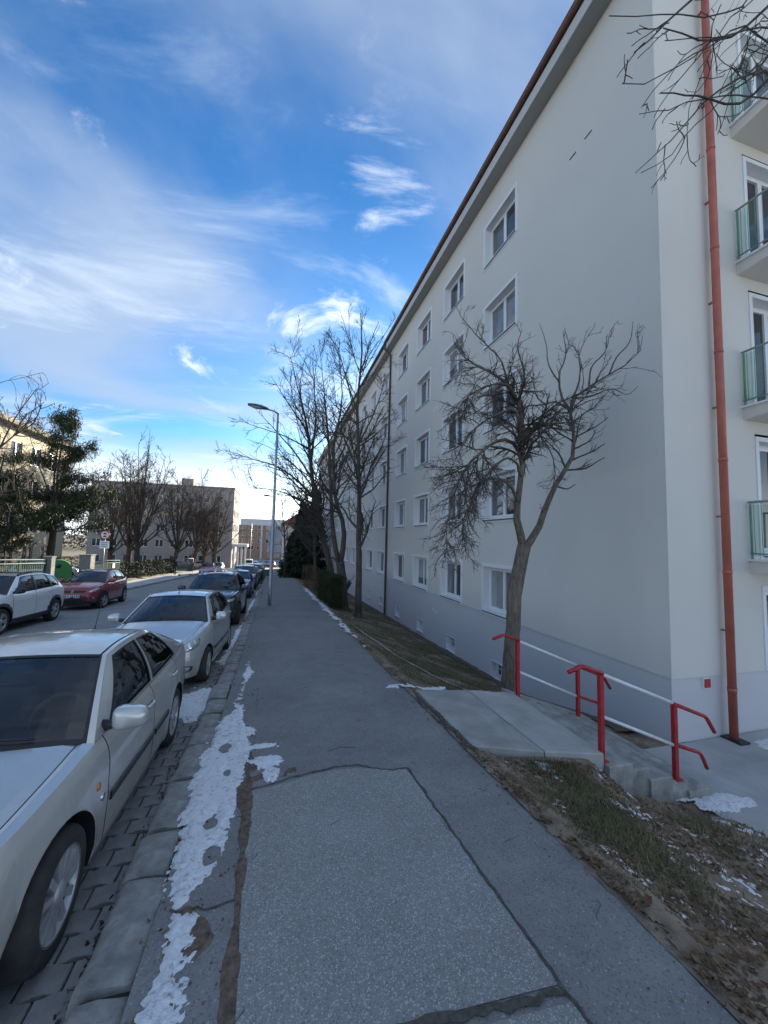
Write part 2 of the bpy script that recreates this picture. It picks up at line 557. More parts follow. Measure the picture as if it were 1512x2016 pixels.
def bank(x, y):
    x = np.asarray(x, float); y = np.asarray(y, float)
    xe = np.interp(y, [4.6, 6.2], [5.5, 6.6])
    t = np.clip((x - 2.25) / (xe - 2.25), 0, 1)
    z = (g(y) - .015) * (1 - t ** .93) + np.minimum(zwall(y), g(y) - .2) * t ** .93
    z = z + .10 * (fbm(x * 1.3, y * 1.3, 4) - .5) * np.clip((x - 2.3) / .5, 0, 1) * np.clip((6.5 - x) / .5, 0.15, 1)
    z = z - .20 * np.clip(1 - np.abs(y - 3.7) / .5, 0, 1) * np.clip((x - 3.95) / .25, 0, 1) * np.clip((5.6 - x) / .5, 0, 1)
    plat = np.interp(x, [2.25, 3.95], [-.26, -.50])
    w_ = np.clip(1 - np.abs(y - 3.93) / .75, 0, 1) ** 1.3 * np.clip((4.05 - x) / .35, 0, 1) * (y < 4.0)
    z = z * (1 - w_) + np.maximum(z, plat - .025) * w_
    inp = (x > 2.2) & (x < 3.97) & (y > 3.93) & (y < 5.92)
    z = np.where(inp, np.minimum(z, plat - .16), z)
    ins = (x >= 3.9) & (x < 5.62) & (y > 3.9) & (y < 5.97)
    z = np.where(ins, np.minimum(z, np.interp(x, [3.95, 5.6], [-.60, -1.2]) - .18), z)
    z = np.where((x > 5.5) & (y < 5.0), np.minimum(z, -1.23), z)
    return z


ys_far = np.concatenate([np.arange(-60, 160, 5.0), [170, 200, 260, 400, 700, 1400]])
tag(sheet('ground', [-900, -300, -120, -60, -40, -25, -18, -14.2, -13, -12, -5, 0, 2.0, 2.6, 5, 20, 40, 90, 300, 900], ys_far,
          lambda x, y: np.where(x > 2.3, np.minimum(zwall(y) - .5, g(y) - .5), g(y) - .35 + np.where((x < -12.5), .33, 0)), M['lawn']), kind='structure')
tag(sheet('road', np.linspace(-9.05, -3.1, 12), np.concatenate([np.arange(-30, 60, 1.0), np.arange(60, 151, 5.0)]), lambda x, y: g(y) - .12 + .012 * (fbm(x * .5, y * .5, 3) - .5), M['road']), kind='structure')
tag(sheet('crossing_road', np.linspace(-60, 60, 30), np.arange(78, 86.1, 1.0), lambda x, y: g(y) - .112, M['road']), kind='structure')
tag(sheet('far_road', np.linspace(-8.5, 2.4, 5), np.arange(86, 150, 4.0), lambda x, y: g(y) - .105, M['road']), kind='structure')
tag(sheet('parking_lot', np.linspace(-60, -17, 10), np.arange(56, 78.1, 2.0), lambda x, y: g(y) + .0, M['frost']), kind='structure')
tag(sheet('driveway', np.linspace(-30, -11.6, 12), np.arange(26.9, 37.1, 1.0), lambda x, y: g(y) + .004, M['road']), kind='structure')
# left pavement with a thin film of frost
lp = tag(sheet('left_pavement', [-11.7, -11.0, -10.2, -9.22], np.arange(-20, 76.1, 1.0), lambda x, y: g(y), M['frost']), kind='structure')
lk = MB()
for y in np.arange(-20, 75, 2.0):
    lk.add([(-9.22, y, gf(y) + .004), (-9.05, y, gf(y) + .002), (-9.05, y + 1.985, gf(y + 1.985) + .002), (-9.22, y + 1.985, gf(y + 1.985) + .004),
            (-9.05, y, gf(y) - .16), (-9.05, y + 1.985, gf(y + 1.985) - .16)], [(0, 1, 2, 3), (1, 4, 5, 2)])
tag(lk.build('left_kerb', M['concrete']), kind='structure')

# parking strip: bed, pavers
tag(sheet('parking_strip', np.linspace(-3.15, -.80, 5), np.arange(-30, 100, 1.0), lambda x, y: g(y) - np.where(y > 34, .119, .150), M['joint']), kind='structure')
pk = bpy.data.objects['parking_strip']
PW, PD = .212, .168


def paver_mesh(name, seed):
    r = np.random.default_rng(seed)
    w, d, gp = PW, PD, .0065
    a = .020
    xs = np.linspace(-w / 2 + gp, w / 2 - gp, 9)
    off = a * np.array([0, 0, .35, 1, 1, 1, .35, 0, 0]) - a / 2
    top = [(x, d / 2 - gp + o) for x, o in zip(xs, off)]
    bot = [(x, -d / 2 + gp + o) for x, o in zip(xs, off)][::-1]
    ring = top + bot
    n = len(ring)
    V = []; F = []
    c = np.mean(ring, 0)
    for k, (sc, z) in enumerate(((1, -.035), (1, -.006), (.955, 0))):
        for p in ring:
            q = c + (np.array(p) - c) * sc
            V.append((q[0], q[1], z + (r.normal(0, .0012) if k == 2 else 0)))
    for k in range(2):
        for i in range(n):
            j = (i + 1) % n
            F.append((k * n + j, k * n + i, (k + 1) * n + i, (k + 1) * n + j))
    F.append(tuple(range(2 * n, 3 * n))[::-1])
    b = MB(); b.add(V, F)
    me = b.mesh(name, M['paver'])
    return me, np.array(V), F


pvs = [paver_mesh('paver', s) for s in range(6)]
tiltx = atan(SL)
rest = MB()
near_pavers = 0
for iy in range(int(-2 / PD), int(34 / PD)):
    y = iy * PD
    for ix in range(-1 if iy % 2 else 0, 11):
        x = -.83 - (ix + .5) * PW - (PW * .5 if iy % 2 else 0)
        if x < -3.05: continue
        me, V, F = pvs[(ix * 7 + iy * 3) % 6]
        dz = random.gauss(0, .0035); rz = random.gauss(0, .012)
        near = 1.45 < y < 8.3 and x > -1.95 and near_pavers < 295
        if near:
            near_pavers += 1
            o = obj('paver', me, pk, loc=(x, y, gf(y) - .12 + dz), rot=(tiltx + random.gauss(0, .006), random.gauss(0, .012), rz))
        else:
            W = V.copy(); W[:, 2] += gf(y) - .12 + dz + W[:, 1] * SL
            rest.add(W + np.array([x, y, 0]), F)
rs = rest.build('paver_field', M['paver'], pk)
rs['kind'] = 'stuff'

# kerb of rough worn stones along the parking strip
kb = tag(sheet('kerb', [-.835, -.79, -.56], np.arange(-30, 100, 1.0), lambda x, y: g(y) - np.where(x < -.8, .16, .05), M['joint']), kind='structure')


def kerb_stone(name, L, seed):
    r = np.random.default_rng(seed)
    ny = max(6, int(L / .06)); nx = 7
    P = []
    prof = [(-.155, -.16), (-.150, -.06), (-.142, -.02), (-.115, -.002), (-.03, .003), (.06, 0), (.118, -.006), (.128, -.05)]
    for j in range(ny + 1):
        t = j / ny
        y = (t - .5) * (L - .02)
        e = min(t, 1 - t) * ny
        row = []
        for x, z in prof:
            q = fbm(np.array(x * 9 + seed * 3.7), np.array(y * 9 + seed), 3) - .5
            dz = q * .030 - (.016 if e < 1 else 0)
            dx = (fbm(np.array(y * 6 + seed * 1.3), np.array(z * 5.0 + 2), 3) - .5) * .030
            row.append((x + float(dx), y, z + float(dz)))
        P.append(row)
    b = MB()
    b.grid(P, flip=True)
    n = len(prof)
    b.add(P[0], [tuple(range(n))]); b.add(P[-1], [tuple(range(n))[::-1]])
    return b.mesh(name, M['kerb'])


y = .4; k = 0
while y < 46:
    Ls = random.choice([.46, .55, .62, .74, .5, .68]) if y < 18 else 1.6
    o = obj('kerb_stone', kerb_stone('kerb_stone', Ls, k), kb, loc=(-.685 + random.gauss(0, .008), y + Ls / 2, gf(y + Ls / 2) + random.gauss(-.004, .006)), rot=(tiltx + random.gauss(0, .008), random.gauss(0, .02), random.gauss(0, .012)))
    y += Ls + .008; k += 1

# the pavement we stand on
ey = np.concatenate([np.arange(-12, 0, .25), np.arange(0, 14, .07), np.arange(14, 30, .25), np.arange(30, 78.1, 2.0)])


def sidewalk():
    ts = np.linspace(0, 1, 13)
    T, Y = np.meshgrid(ts, ey, indexing='ij')
    edge = 2.24 + .13 * (fbm(Y * 1.7 + 4, Y * 0 + 1.5, 3) - .5) + .09 * (fbm(Y * 7, Y * 0 + 9, 2) - .5)
    X = -.565 + (edge + .565) * T
    Z = sw(X, Y) - np.where(T > .999, .05, 0)
    a, b = X.shape
    idx = np.arange(a * b).reshape(a, b)
    F = np.stack([idx[:-1, :-1], idx[1:, :-1], idx[1:, 1:], idx[:-1, 1:]], -1).reshape(-1, 4)
    return obj('sidewalk', np_mesh('sidewalk', np.stack([X, Y, Z], -1).reshape(-1, 3), F, M['asphalt'], True))


swo = tag(sidewalk(), kind='structure')


def ribbon(mb, pts, w, zoff, zf, jag=.006, step=.05, mi=0):
    P = [np.array(pts[0], float)]
    for a, b in zip(pts[:-1], pts[1:]):
        a = np.array(a, float); b = np.array(b, float); n = max(1, int(np.linalg.norm(b - a) / step))
        for i in range(1, n + 1): P.append(a + (b - a) * i / n)
    P = np.array(P)
    T = np.gradient(P, axis=0); T /= np.linalg.norm(T, axis=1, keepdims=True) + 1e-9
    Nn = np.stack([-T[:, 1], T[:, 0]], -1)
    c = P + Nn * RNG.normal(0, jag, (len(P), 1))
    ww = w * (.6 + .8 * RNG.random((len(P), 1))) / 2
    A = c + Nn * ww; B = c - Nn * ww
    G = np.stack([np.stack([A[:, 0], A[:, 1], zf(A[:, 0], A[:, 1]) + zoff], -1), np.stack([B[:, 0], B[:, 1], zf(B[:, 0], B[:, 1]) + zoff], -1)], 0)
    mb.grid(G, mi, False)


# coarse asphalt panels let into it
def panel(name, poly, z=.005):
    """poly as two matching edges (left list, right list) from near to far"""
    A, B = [np.array(e, float) for e in poly]
    n = 28
    tt = np.linspace(0, 1, n)
    la = np.stack([np.interp(tt, np.linspace(0, 1, len(A)), A[:, i]) for i in (0, 1)], -1)
    lb = np.stack([np.interp(tt, np.linspace(0, 1, len(B)), B[:, i]) for i in (0, 1)], -1)
    s = np.linspace(0, 1, 12)[:, None, None]
    P = la[None] * (1 - s) + lb[None] * s
    if name == 'coarse_panel':
        P[:, -3:, 1] += (.16 * np.sin(np.linspace(0, 1, 12) * 2.9) ** 2)[:, None] * np.array([.2, .6, 1.0])[None]
    Z = sw(P[..., 0], P[..., 1]) + z
    b = MB(); b.grid(np.concatenate([P, Z[..., None]], -1))
    return b.build(name, M['patch'], swo)


panel('coarse_panel', ([(-.07, 1.79), (-.10, 2.6), (-.13, 3.72)], [(1.42, 1.70), (1.39, 2.8), (1.34, 3.70)]))
panel('coarse_panel_near', ([(-.05, -3), (-.06, 1.72)], [(1.52, -3), (1.43, 1.62)]))
ck = MB()
ribbon(ck, [(-.12, 3.74), (.3, 3.86), (.72, 3.93), (.9, 3.92), (1.1, 3.76), (1.36, 3.72)], .016, .009, sw, .010)
ribbon(ck, [(1.36, 3.72), (1.385, 3.0), (1.41, 2.2), (1.44, 1.66), (1.49, .6), (1.53, -1)], .019, .009, sw, .006)
ribbon(ck, [(-.06, 1.755), (.4, 1.745), (.8, 1.72), (1.43, 1.66)], .036, .009, sw, .009)
ribbon(ck, [(.65, 4.25), (.8, 4.32), (.95, 4.25)], .008, .006, sw, .005)
ribbon(ck, [(-.5, 2.62), (-.3, 2.58), (-.12, 2.6)], .014, .006, sw, .012)
ribbon(ck, [(-.4, 2.05), (-.4, 1.5), (-.38, .8)], .012, .006, sw, .012)
ribbon(ck, [(2.18, 5.72), (2.16, 5.3), (2.22, 4.9), (2.15, 4.6), (2.2, 4.3), (2.12, 4.05), (2.25, 3.9)], .035, .006, sw, .02)
ribbon(ck, [(1.9, 1.4), (2.02, 1.0), (2.0, .4)], .010, .006, sw, .01)
ck.build('crack', M['crack'], swo)
# mud line between the panel and the verge side
md = MB()


def hfield(name, x0, x1, y0, y1, d, base, hf, mat, parent=None, kind=None, label=None, cat=None):
    xs = np.arange(x0, x1 + d / 2, d); ys = np.arange(y0, y1 + d / 2, d)
    X, Y = np.meshgrid(xs, ys, indexing='ij')
    H = hf(X, Y)
    Z = base(X, Y) + H
    a, b = X.shape
    idx = np.arange(a * b).reshape(a, b)
    F = np.stack([idx[:-1, :-1], idx[1:, :-1], idx[1:, 1:], idx[:-1, 1:]], -1).reshape(-1, 4)
    keep = H.reshape(-1)[F].max(1) > 0
    F = F[keep]
    if len(F) == 0: return None
    used, inv = np.unique(F, return_inverse=True)
    V = np.stack([X, Y, Z], -1).reshape(-1, 3)[used]
    o = obj(name, np_mesh(name, V, inv.reshape(-1, 4), mat, True), parent)
    return tag(o, label, cat, kind=kind)


def blob(x, y, cx, cy, rx, ry):
    return 1 - np.sqrt(((x - cx) / rx) ** 2 + ((y - cy) / ry) ** 2)


def box_soft(v, a, b, e):
    return np.clip(np.minimum(v - a, b - v) / e, -1, 1)


def dirt_h(x, y):
    n = fbm(x * 7, y * 5, 4) - .5
    xc = -.105 - .035 * np.clip((y - 2) / 2, 0, 1) + .05 * (fbm(y * 1.3, y * 0 + 3, 2) - .5)
    w = np.interp(y, [.5, 1.4, 1.75, 2.3, 3.2, 3.7, 4.2, 4.5], [.07, .06, .035, .03, .032, .055, .09, 0])
    a = (1 - np.abs(x - xc) / w)
    c = blob(x, y, -.02, 3.95, .22, .10)
    e = blob(x, y, -.36, 2.45, .10, .14)
    f = blob(x, y, -.55, 1.75, .10, .40)
    m = np.maximum.reduce([a, c * 1.2, e, f])
    return np.clip(m * .02 + n * .05, -.012, .010)


hfield('mud', -.62, .3, .6, 4.6, .018, lambda x, y: sw(x, y) - .001, dirt_h, M['mud'], swo)['kind'] = 'stuff'


def verge_h(x, y):
    n = fbm(x * 5 + 2, y * 4, 5) - .5 + .6 * (fbm(x * 20, y * 18, 3) - .5)
    a = (x - 2.17) / .16
    return np.clip((np.minimum(a, .35) + n * 1.5 - .05) * .03, -.012, .016)


hfield('mud', 1.95, 2.5, .2, 12, .02, lambda x, y: np.where(x < 2.22, sw(x, y), np.minimum(sw(x, y), bank(x, y) + .008)), lambda x, y: np.where((y > 3.85) & (y < 5.95), -.01, np.minimum(verge_h(x, y), (2.46 - x) * .12)), M['soil'], swo)['kind'] = 'stuff'


def snow_strip_h(x, y):
    n = .75 * (fbm(x * 6 + 3, y * 4, 4) - .5) + .42 * (fbm(x * 38, y * 34, 3) - .5)
    xl = np.interp(y, [1.7, 2.0, 2.6, 3.0, 4.0, 5.2, 6.2, 8.5], [-.50, -.52, -.50, -.58, -.60, -.62, -.50, -.48])
    xr = np.interp(y, [1.7, 2.0, 2.4, 2.6, 3.0, 3.4, 4.0, 4.6, 5.2, 6.2, 7.4, 8.5], [-.42, -.35, -.33, -.40, -.28, -.24, -.18, -.12, -.22, -.30, -.26, -.30])
    xl = xl + .055; xr = xr - .045
    a = np.minimum(x - xl, xr - x) / .10
    dens = np.interp(y, [1.6, 1.85, 2.55, 2.62, 2.70, 3.2, 5.0, 5.3, 5.7, 6.4, 7.0, 7.7, 8.2, 8.8], [-.3, .38, .36, -.1, .22, .28, .24, -.05, -.34, -.30, -.12, -.12, -.36, -.9])
    h = np.minimum(a, .5) * .62 + dens + n * 1.75
    dx_ = .05 * (fbm(x * 14, y * 14, 3) - .5); dy_ = .08 * (fbm(x * 14 + 9, y * 14, 3) - .5)
    for cx, cy, r in ((-.38, 3.38, .045), (-.33, 3.02, .05), (-.42, 4.62, .055), (-.34, 4.10, .035)):
        h = np.minimum(h, (np.sqrt(((x + dx_ - cx)) ** 2 + ((y + dy_ - cy) / 1.9) ** 2) - r) * 9)
    c = np.maximum.reduce([blob(x, y, .02, 4.22, .18, .13), blob(x, y, .06, 3.98, .07, .13), blob(x, y, -.06, 4.55, .2, .08)]) + n * 1.6 - .05
    return np.clip(np.maximum(h, c) * .045, -.01, .02)


hfield('snow', -.66, .3, 1.55, 8.8, .012, lambda x, y: sw(x, y) + .0, snow_strip_h, M['snow'], None, 'stuff', 'trampled strip of old white snow along the kerb', 'snow')


def snow_gutter(x, y):
    n = fbm(x * 6, y * 5 + 9, 5) - .5 + .5 * (fbm(x * 34, y * 30, 3) - .5)
    a = np.maximum.reduce([blob(x, y, -1.02, 6.55, .30, .62), blob(x, y, -.9, 9.3, .12, .9) * .8, blob(x, y, -.88, 11.4, .10, 2.2), blob(x, y, -.86, 18.5, .10, 3.5), blob(x, y, -.86, 25, .1, 2.0)])
    return np.clip((a * .9 + n * 1.3) * .03, -.01, .014)


hfield('snow', -1.4, -.79, 5.7, 27, .022, lambda x, y: g(y) - .117, snow_gutter, M['snow'], None, 'stuff', 'snow lying on the pavers between the silver cars and kerb', 'snow')


def snow_edge(x, y):
    n = fbm(x * 5, y * 4 + 30, 5) - .5 + .6 * (fbm(x * 26, y * 22, 3) - .5)
    xc = 2.16 + .12 * (fbm(y * .6, y * 0, 2) - .5)
    a = 1 - np.abs(x - xc) / .22
    dens = np.interp(y, [7, 9, 11, 16, 22, 27, 30], [-1.3, -.7, -.42, -.30, -.30, -.38, -1])
    b = blob(x, y, 2.45, 6.1, .45, .10) * .8 - .1
    return np.clip((np.maximum(a * .5 + dens, b) + n * 1.15) * .03, -.01, .014)


hfield('snow', 1.8, 3.2, 5.9, 30, .022, lambda x, y: np.where(x < 2.24, sw(x, y), np.maximum(bank(x, y), g(y) - .1)) + .006, snow_edge, M['snow'], None, 'stuff', 'broken crust of snow along the grass edge of the pavement', 'snow')


# bank between the pavement and the block
bx = np.concatenate([np.linspace(2.12, 5.7, 62), np.linspace(5.76, 6.75, 14)])
by = np.concatenate([np.arange(-12, 0, .4), np.arange(0, 9, .055), np.arange(9, 24, .2), np.arange(24, 78, 1.0)])
bko = tag(sheet('grass_bank', bx, by, bank, M['soil']), kind='structure')


def snow_bank(x, y):
    n = fbm(x * 4 + 7, y * 4 + 1, 5) - .5 + .55 * (fbm(x * 24, y * 24, 3) - .5)
    d = -.30 + .30 * np.clip(blob(x, y, 4.5, 2.3, 1.7, 1.1), 0, 1) + .12 * np.clip(blob(x, y, 3.1, 3.3, .8, .6), 0, 1)
    return np.clip((n * 1.7 + d) * .04, -.012, .014)


hfield('snow', 2.4, 6.0, .3, 3.85, .022, bank, snow_bank, M['snow'], None, 'stuff', 'scattered snow crumbs on the bare bank beside the steps', 'snow')
hfield('snow', 4.9, 6.3, 3.1, 4.7, .02, lambda x, y: np.maximum(bank(x, y), -1.2) + .004, lambda x, y: np.clip((np.maximum(blob(x, y, 5.72, 3.74, .42, .15), blob(x, y, 5.35, 4.02, .35, .10) * .7) * .9 + (fbm(x * 5, y * 5, 4) - .5) * 1.0) * .03, -.01, .014), M['snow'], None, 'stuff', 'snow patch with footprint at the foot of the steps', 'snow')
hfield('snow', 7.7, 10.2, 4.0, 5.0, .025, lambda x, y: x * 0 - 1.196, lambda x, y: np.clip((blob(x, y, 8.4, 4.6, .8, .15) * .8 + (fbm(x * 5, y * 5, 4) - .5) * 1.2 - .1) * .03, -.01, .014), M['snow'], None, 'stuff', 'thin snow by the foot of the red downpipe', 'snow')

# court in front of the gable
tag(sheet('court', np.linspace(5.35, 30, 24), np.arange(-20, 5.01, 1.0), lambda x, y: x * 0 - 1.2, M['court']), kind='structure')
# concrete edging strip in the grass
ed = MB()
ex = np.array([[2.62, 12.5], [2.72, 11], [2.95, 9.2], [3.3, 7.6], [3.75, 6.5], [4.05, 6.05]])
tt = np.linspace(0, 1, 60)
px = np.interp(tt, np.linspace(0, 1, 6), ex[:, 0]); py = np.interp(tt, np.linspace(0, 1, 6), ex[:, 1])
ribbon(ed, list(zip(px, py)), .10, .022, bank, .012, .12)
tag(ed.build('edging_strip', M['concrete']), kind='structure')
# dirt apron along the wall
ap = MB(); ribbon(ap, [(6.25, y) for y in np.arange(5.6, 40, .8)], .42, .025, bank, .02, .2)
tag(ap.build('wall_apron', M['mud']), kind='structure')

# ------------------------------------------------------------------ entrance platform and steps
plat = empty('entrance_platform', (2.25, 4.9, -.3))
tag(plat, 'cracked concrete landing between pavement and steps', 'landing')


def slab(name, pts, zt, thick, mat, parent, seed=0, org=(2.25, 4.9, -.3)):
    r = np.random.default_rng(seed)
    # subdivided outline with uneven edges
    P = []
    for a, b, za, zb in zip(pts, pts[1:] + pts[:1], zt, zt[1:] + zt[:1]):
        n = 7
        for i in range(n):
            t = i / n
            P.append((a[0] + (b[0] - a[0]) * t + (r.normal(0, .004) if i else 0), a[1] + (b[1] - a[1]) * t + (r.normal(0, .0035) if i else 0), za + (zb - za) * t + (r.normal(0, .004) if i else 0)))
    P = np.array(P) - np.array(org)
    n = len(P); c = P.mean(0)
    lo = P.copy(); lo[:, 2] -= thick
    ch = P.copy(); ch[:, 2] -= .012
    inn = c + (P - c) * .99
    V = np.concatenate([lo, ch, inn]); F = []
    for k in range(2):
        for i in range(n):
            j = (i + 1) % n
            F.append((k * n + i, k * n + j, (k + 1) * n + j, (k + 1) * n + i))
    F.append(tuple(range(2 * n, 3 * n)))
    b = MB(); b.add(V, F)
    return b.build(name, mat, parent)


slab('slab', [(2.22, 3.97), (3.12, 3.95), (3.12, 5.84), (2.24, 5.86)], [-.205, -.36, -.37, -.30], .3, M['concrete'], plat, 1)
slab('slab_pale', [(3.14, 3.95), (3.96, 3.93), (4.0, 5.84), (3.14, 5.84)], [-.365, -.48, -.49, -.37], .3, M['concrete_new'], plat, 2)
st = empty('concrete_steps', (3.97, 4.9, -.5))
tag(st, 'short flight of worn concrete steps down to the court', 'steps')
for i in range(5):
    zt = -.605 - .125 * i
    ys_ = 3.88 + (.025 if i % 2 else -.02) + .01 * i
    slab('step', [(3.98 + .33 * i, ys_), (3.98 + .33 * (i + 1) + .02, ys_), (3.98 + .33 * (i + 1) + .02, 5.9), (3.98 + .33 * i, 5.9)], [zt] * 4, .55, M['old_concrete'], st, 5 + i, (3.97, 4.9, -.5))
slab('cheek_slab', [(3.96, 5.92), (5.7, 5.92), (5.7, 6.12), (3.96, 6.12)], [-.50, -1.12, -1.12, -.50], .5, M['concrete'], st, 12, (3.97, 4.9, -.5))


def railing(x1, zb1, zt1, x2, zb2, zt2, Y, label):
    root = empty('handrail', (x1, Y, zb1))
    tag(root, label, 'handrail', 'red and white handrails of the steps')
    o = np.array([x1, Y, zb1])
    P = lambda x, z: np.array([x, Y, z]) - o
    for x, zb, zt in ((x1, zb1, zt1), (x2, zb2, zt2)):
        m = MB(); m.box(P(x - .027, zb - .25) - [0, .027, 0], P(x + .027, zt) + [0, .027, 0])
        m.box(P(x - .06, zb - .02) - [0, .06, 0], P(x + .06, zb + .012) + [0, .06, 0]); m.build('post', M['red'], root)
    s = (zt2 - zt1) / (x2 - x1)
    lw = .54
    m = MB(); m.tube([P(x1 + .03, zt1 + .012 + .03 * s), P(x2 - .03, zt2 + .012 - .03 * s)], .023, 10); m.build('top_rail', M['rail_white'], root)
    l1 = zt1 - lw * .95; l2 = zt2 - lw * .95
    m = MB(); m.tube([P(x1 + .03, l1), P(x2 - .03, l2)], .021, 10); m.build('lower_rail', M['rail_white'], root)
    m = MB(); m.tube([P(x1 - .48, zt1 + .06), P(x1 - .30, zt1 + .115), P(x1 - .26, zt1 + .115), P(x1 + .035, zt1 + .012)], .026, 10); m.build('rail_end', M['red'], root)
    m = MB(); m.tube([P(x2 - .035, zt2 + .02), P(x2 + .55, zt2 + .5 * s - .01), P(x2 + .60, zt2 + .55 * s - .04), P(x2 + .72, zt2 + .6 * s - .20)], .026, 10); m.build('rail_end', M['red'], root)
    m = MB(); m.tube([P(x2 - .035, l2 + .01), P(x2 + .42, l2 + .38 * s), P(x2 + .47, l2 + .42 * s - .03), P(x2 + .56, l2 + .45 * s - .2)], .024, 10); m.build('rail_end', M['red'], root)
    return root


railing(4.0, -.605, .43, 5.2, -.985, -.04, 4.0, 'red and white handrail on the near side of the steps')
railing(4.08, -.605, .37, 5.32, -1.105, -.13, 5.82, 'red and white handrail by the twisted tree trunk')

# ------------------------------------------------------------------ the long apartment block
FX = 6.47
ST = 2.85


def wall_cells(mb, P, a0, a1, z0, z1, holes, mi=0):
    As = sorted({a0, a1} | {h[0] for h in holes} | {h[1] for h in holes}); Zs = sorted({z0, z1} | {h[2] for h in holes} | {h[3] for h in holes})
    for i in range(len(As) - 1):
        for j in range(len(Zs) - 1):
            ca = (As[i] + As[i + 1]) / 2; cz = (Zs[j] + Zs[j + 1]) / 2
            if any(h[0] < ca < h[1] and h[2] < cz < h[3] for h in holes): continue
            mb.quad(P(As[i], Zs[j]), P(As[i + 1], Zs[j]), P(As[i + 1], Zs[j + 1]), P(As[i], Zs[j + 1]), mi)


WW, WH, BW = 1.90, 1.57, .10     # outer surround size and its band


def window_protos(w, h, band, depth=.24, sashes=2):
    """local: facade plane x=0, outside -x, centred on y, z from 0"""
    iw = w - 2 * band; ih = h - 2 * band + .02; z0 = band - .02
    s = MB()
    y0, y1 = -w / 2, w / 2; a, b = -iw / 2, iw / 2; zt = z0 + ih
    pr = -.018
    s.box((pr, y0, zt), (.01, y1, h)); s.box((pr, y0, 0), (.01, y1, z0 - .002)); s.box((pr, y0, z0), (.01, a, zt - .002)); s.box((pr, b, z0), (.01, y1, zt - .002))
    # reveal
    d = depth + .05
    s.quad((.01, a, z0), (d, a, z0), (d, a, zt), (.01, a, zt)); s.quad((.01, b, zt), (d, b, zt), (d, b, z0), (.01, b, z0))
    s.quad((.01, a, zt), (d, a, zt), (d, b, zt), (.01, b, zt)); s.quad((.01, b, z0), (d, b, z0), (d, a, z0), (.01, a, z0))
    sur = s.mesh('window', M['white'])
    sl = MB(); sl.box((-.045, a - .02, z0 + .004), (depth, b + .02, z0 + .028)); sl.box((-.045, a - .02, z0 - .026), (-.038, b + .02, z0 + .002), 1)
    sill = sl.mesh('sill', [M['upvc'], M['black']])
    f = MB(); fx0, fx1 = depth - .03, depth + .03; fw = .055
    f.box((fx0, a, z0 + .03), (fx1, a + fw, zt)); f.box((fx0, b - fw, z0 + .03), (fx1, b, zt)); f.box((fx0 + .001, a + fw, zt - fw), (fx1, b - fw, zt)); f.box((fx0 + .001, a + fw, z0 + .03), (fx1, b - fw, z0 + .03 + fw))
    edges = np.linspace(a + fw, b - fw, sashes + 1)
    pan = []
    for i in range(sashes):
        e0, e1 = edges[i] + .002, edges[i + 1] - .002
        sw_ = .058
        zb_, zt_ = z0 + .03 + fw + .004, zt - fw - .004
        q0 = fx0 - .014
        f.box((q0, e0, zb_), (fx1 - .01, e0 + sw_, zt_)); f.box((q0, e1 - sw_, zb_), (fx1 - .01, e1, zt_)); f.box((q0 + .001, e0 + sw_, zt_ - sw_), (fx1 - .01, e1 - sw_, zt_)); f.box((q0 + .001, e0 + sw_, zb_), (fx1 - .01, e1 - sw_, zb_ + sw_))
        p = MB(); p.box((depth - .006, e0 + sw_ - .004, zb_ + sw_ - .004), (depth + .006, e1 - sw_ + .004, zt_ - sw_ + .004))
        pan.append([p.mesh('pane', M[k_]) for k_ in ('pane_dark', 'pane_curtain', 'pane_grey', 'pane_blind')])
        for fr_ in (.35, .55, .75):
            zc_ = (zb_ + sw_ - .004) + (zt_ - zb_ - 2 * sw_ + .008) * (1 - fr_)
            p = MB(); p.box((depth - .006, e0 + sw_ - .004, zb_ + sw_ - .004), (depth + .006, e1 - sw_ + .004, zc_)); p.box((depth - .006, e0 + sw_ - .004, zc_ + .001), (depth + .006, e1 - sw_ + .004, zt_ - sw_ + .004), 1)
            pan[-1].append(p.mesh('pane', [M['pane_dark'], M['pane_blind']]))
    return sur, sill, f.mesh('frame', M['upvc']), pan


WP = window_protos(WW, WH, BW)
wrng = random.Random(11)


def put_window(parent, protos, loc, rot=0.0, pcur=.35):
    sur, sill, fr, pan = protos
    w = obj('window', sur, parent, loc=loc, rot=(0, 0, rot))
    obj('sill', sill, w); obj('frame', fr, w)
    both = int(wrng.random() * 6.99) if wrng.random() < pcur * 1.5 else 0
    for p in pan:
        o = obj('pane', p[both if wrng.random() < .7 else int(wrng.random() * 2.99)], w)
        o.rotation_euler = (0, wrng.gauss(0, .002), wrng.gauss(0, .0025))
    return w


BASE = window_protos(.76, .56, .02, .20, 1)
bm_ = MB()
for q in (-.18, 0.0, .18): bm_.box((.10, q - .01, .03), (.12, q + .01, .52))
for z in (.18, .36): bm_.box((.099, -.35, z - .01), (.121, .35, z + .01))
BGRILL = bm_.mesh('grille', M['upvc'])


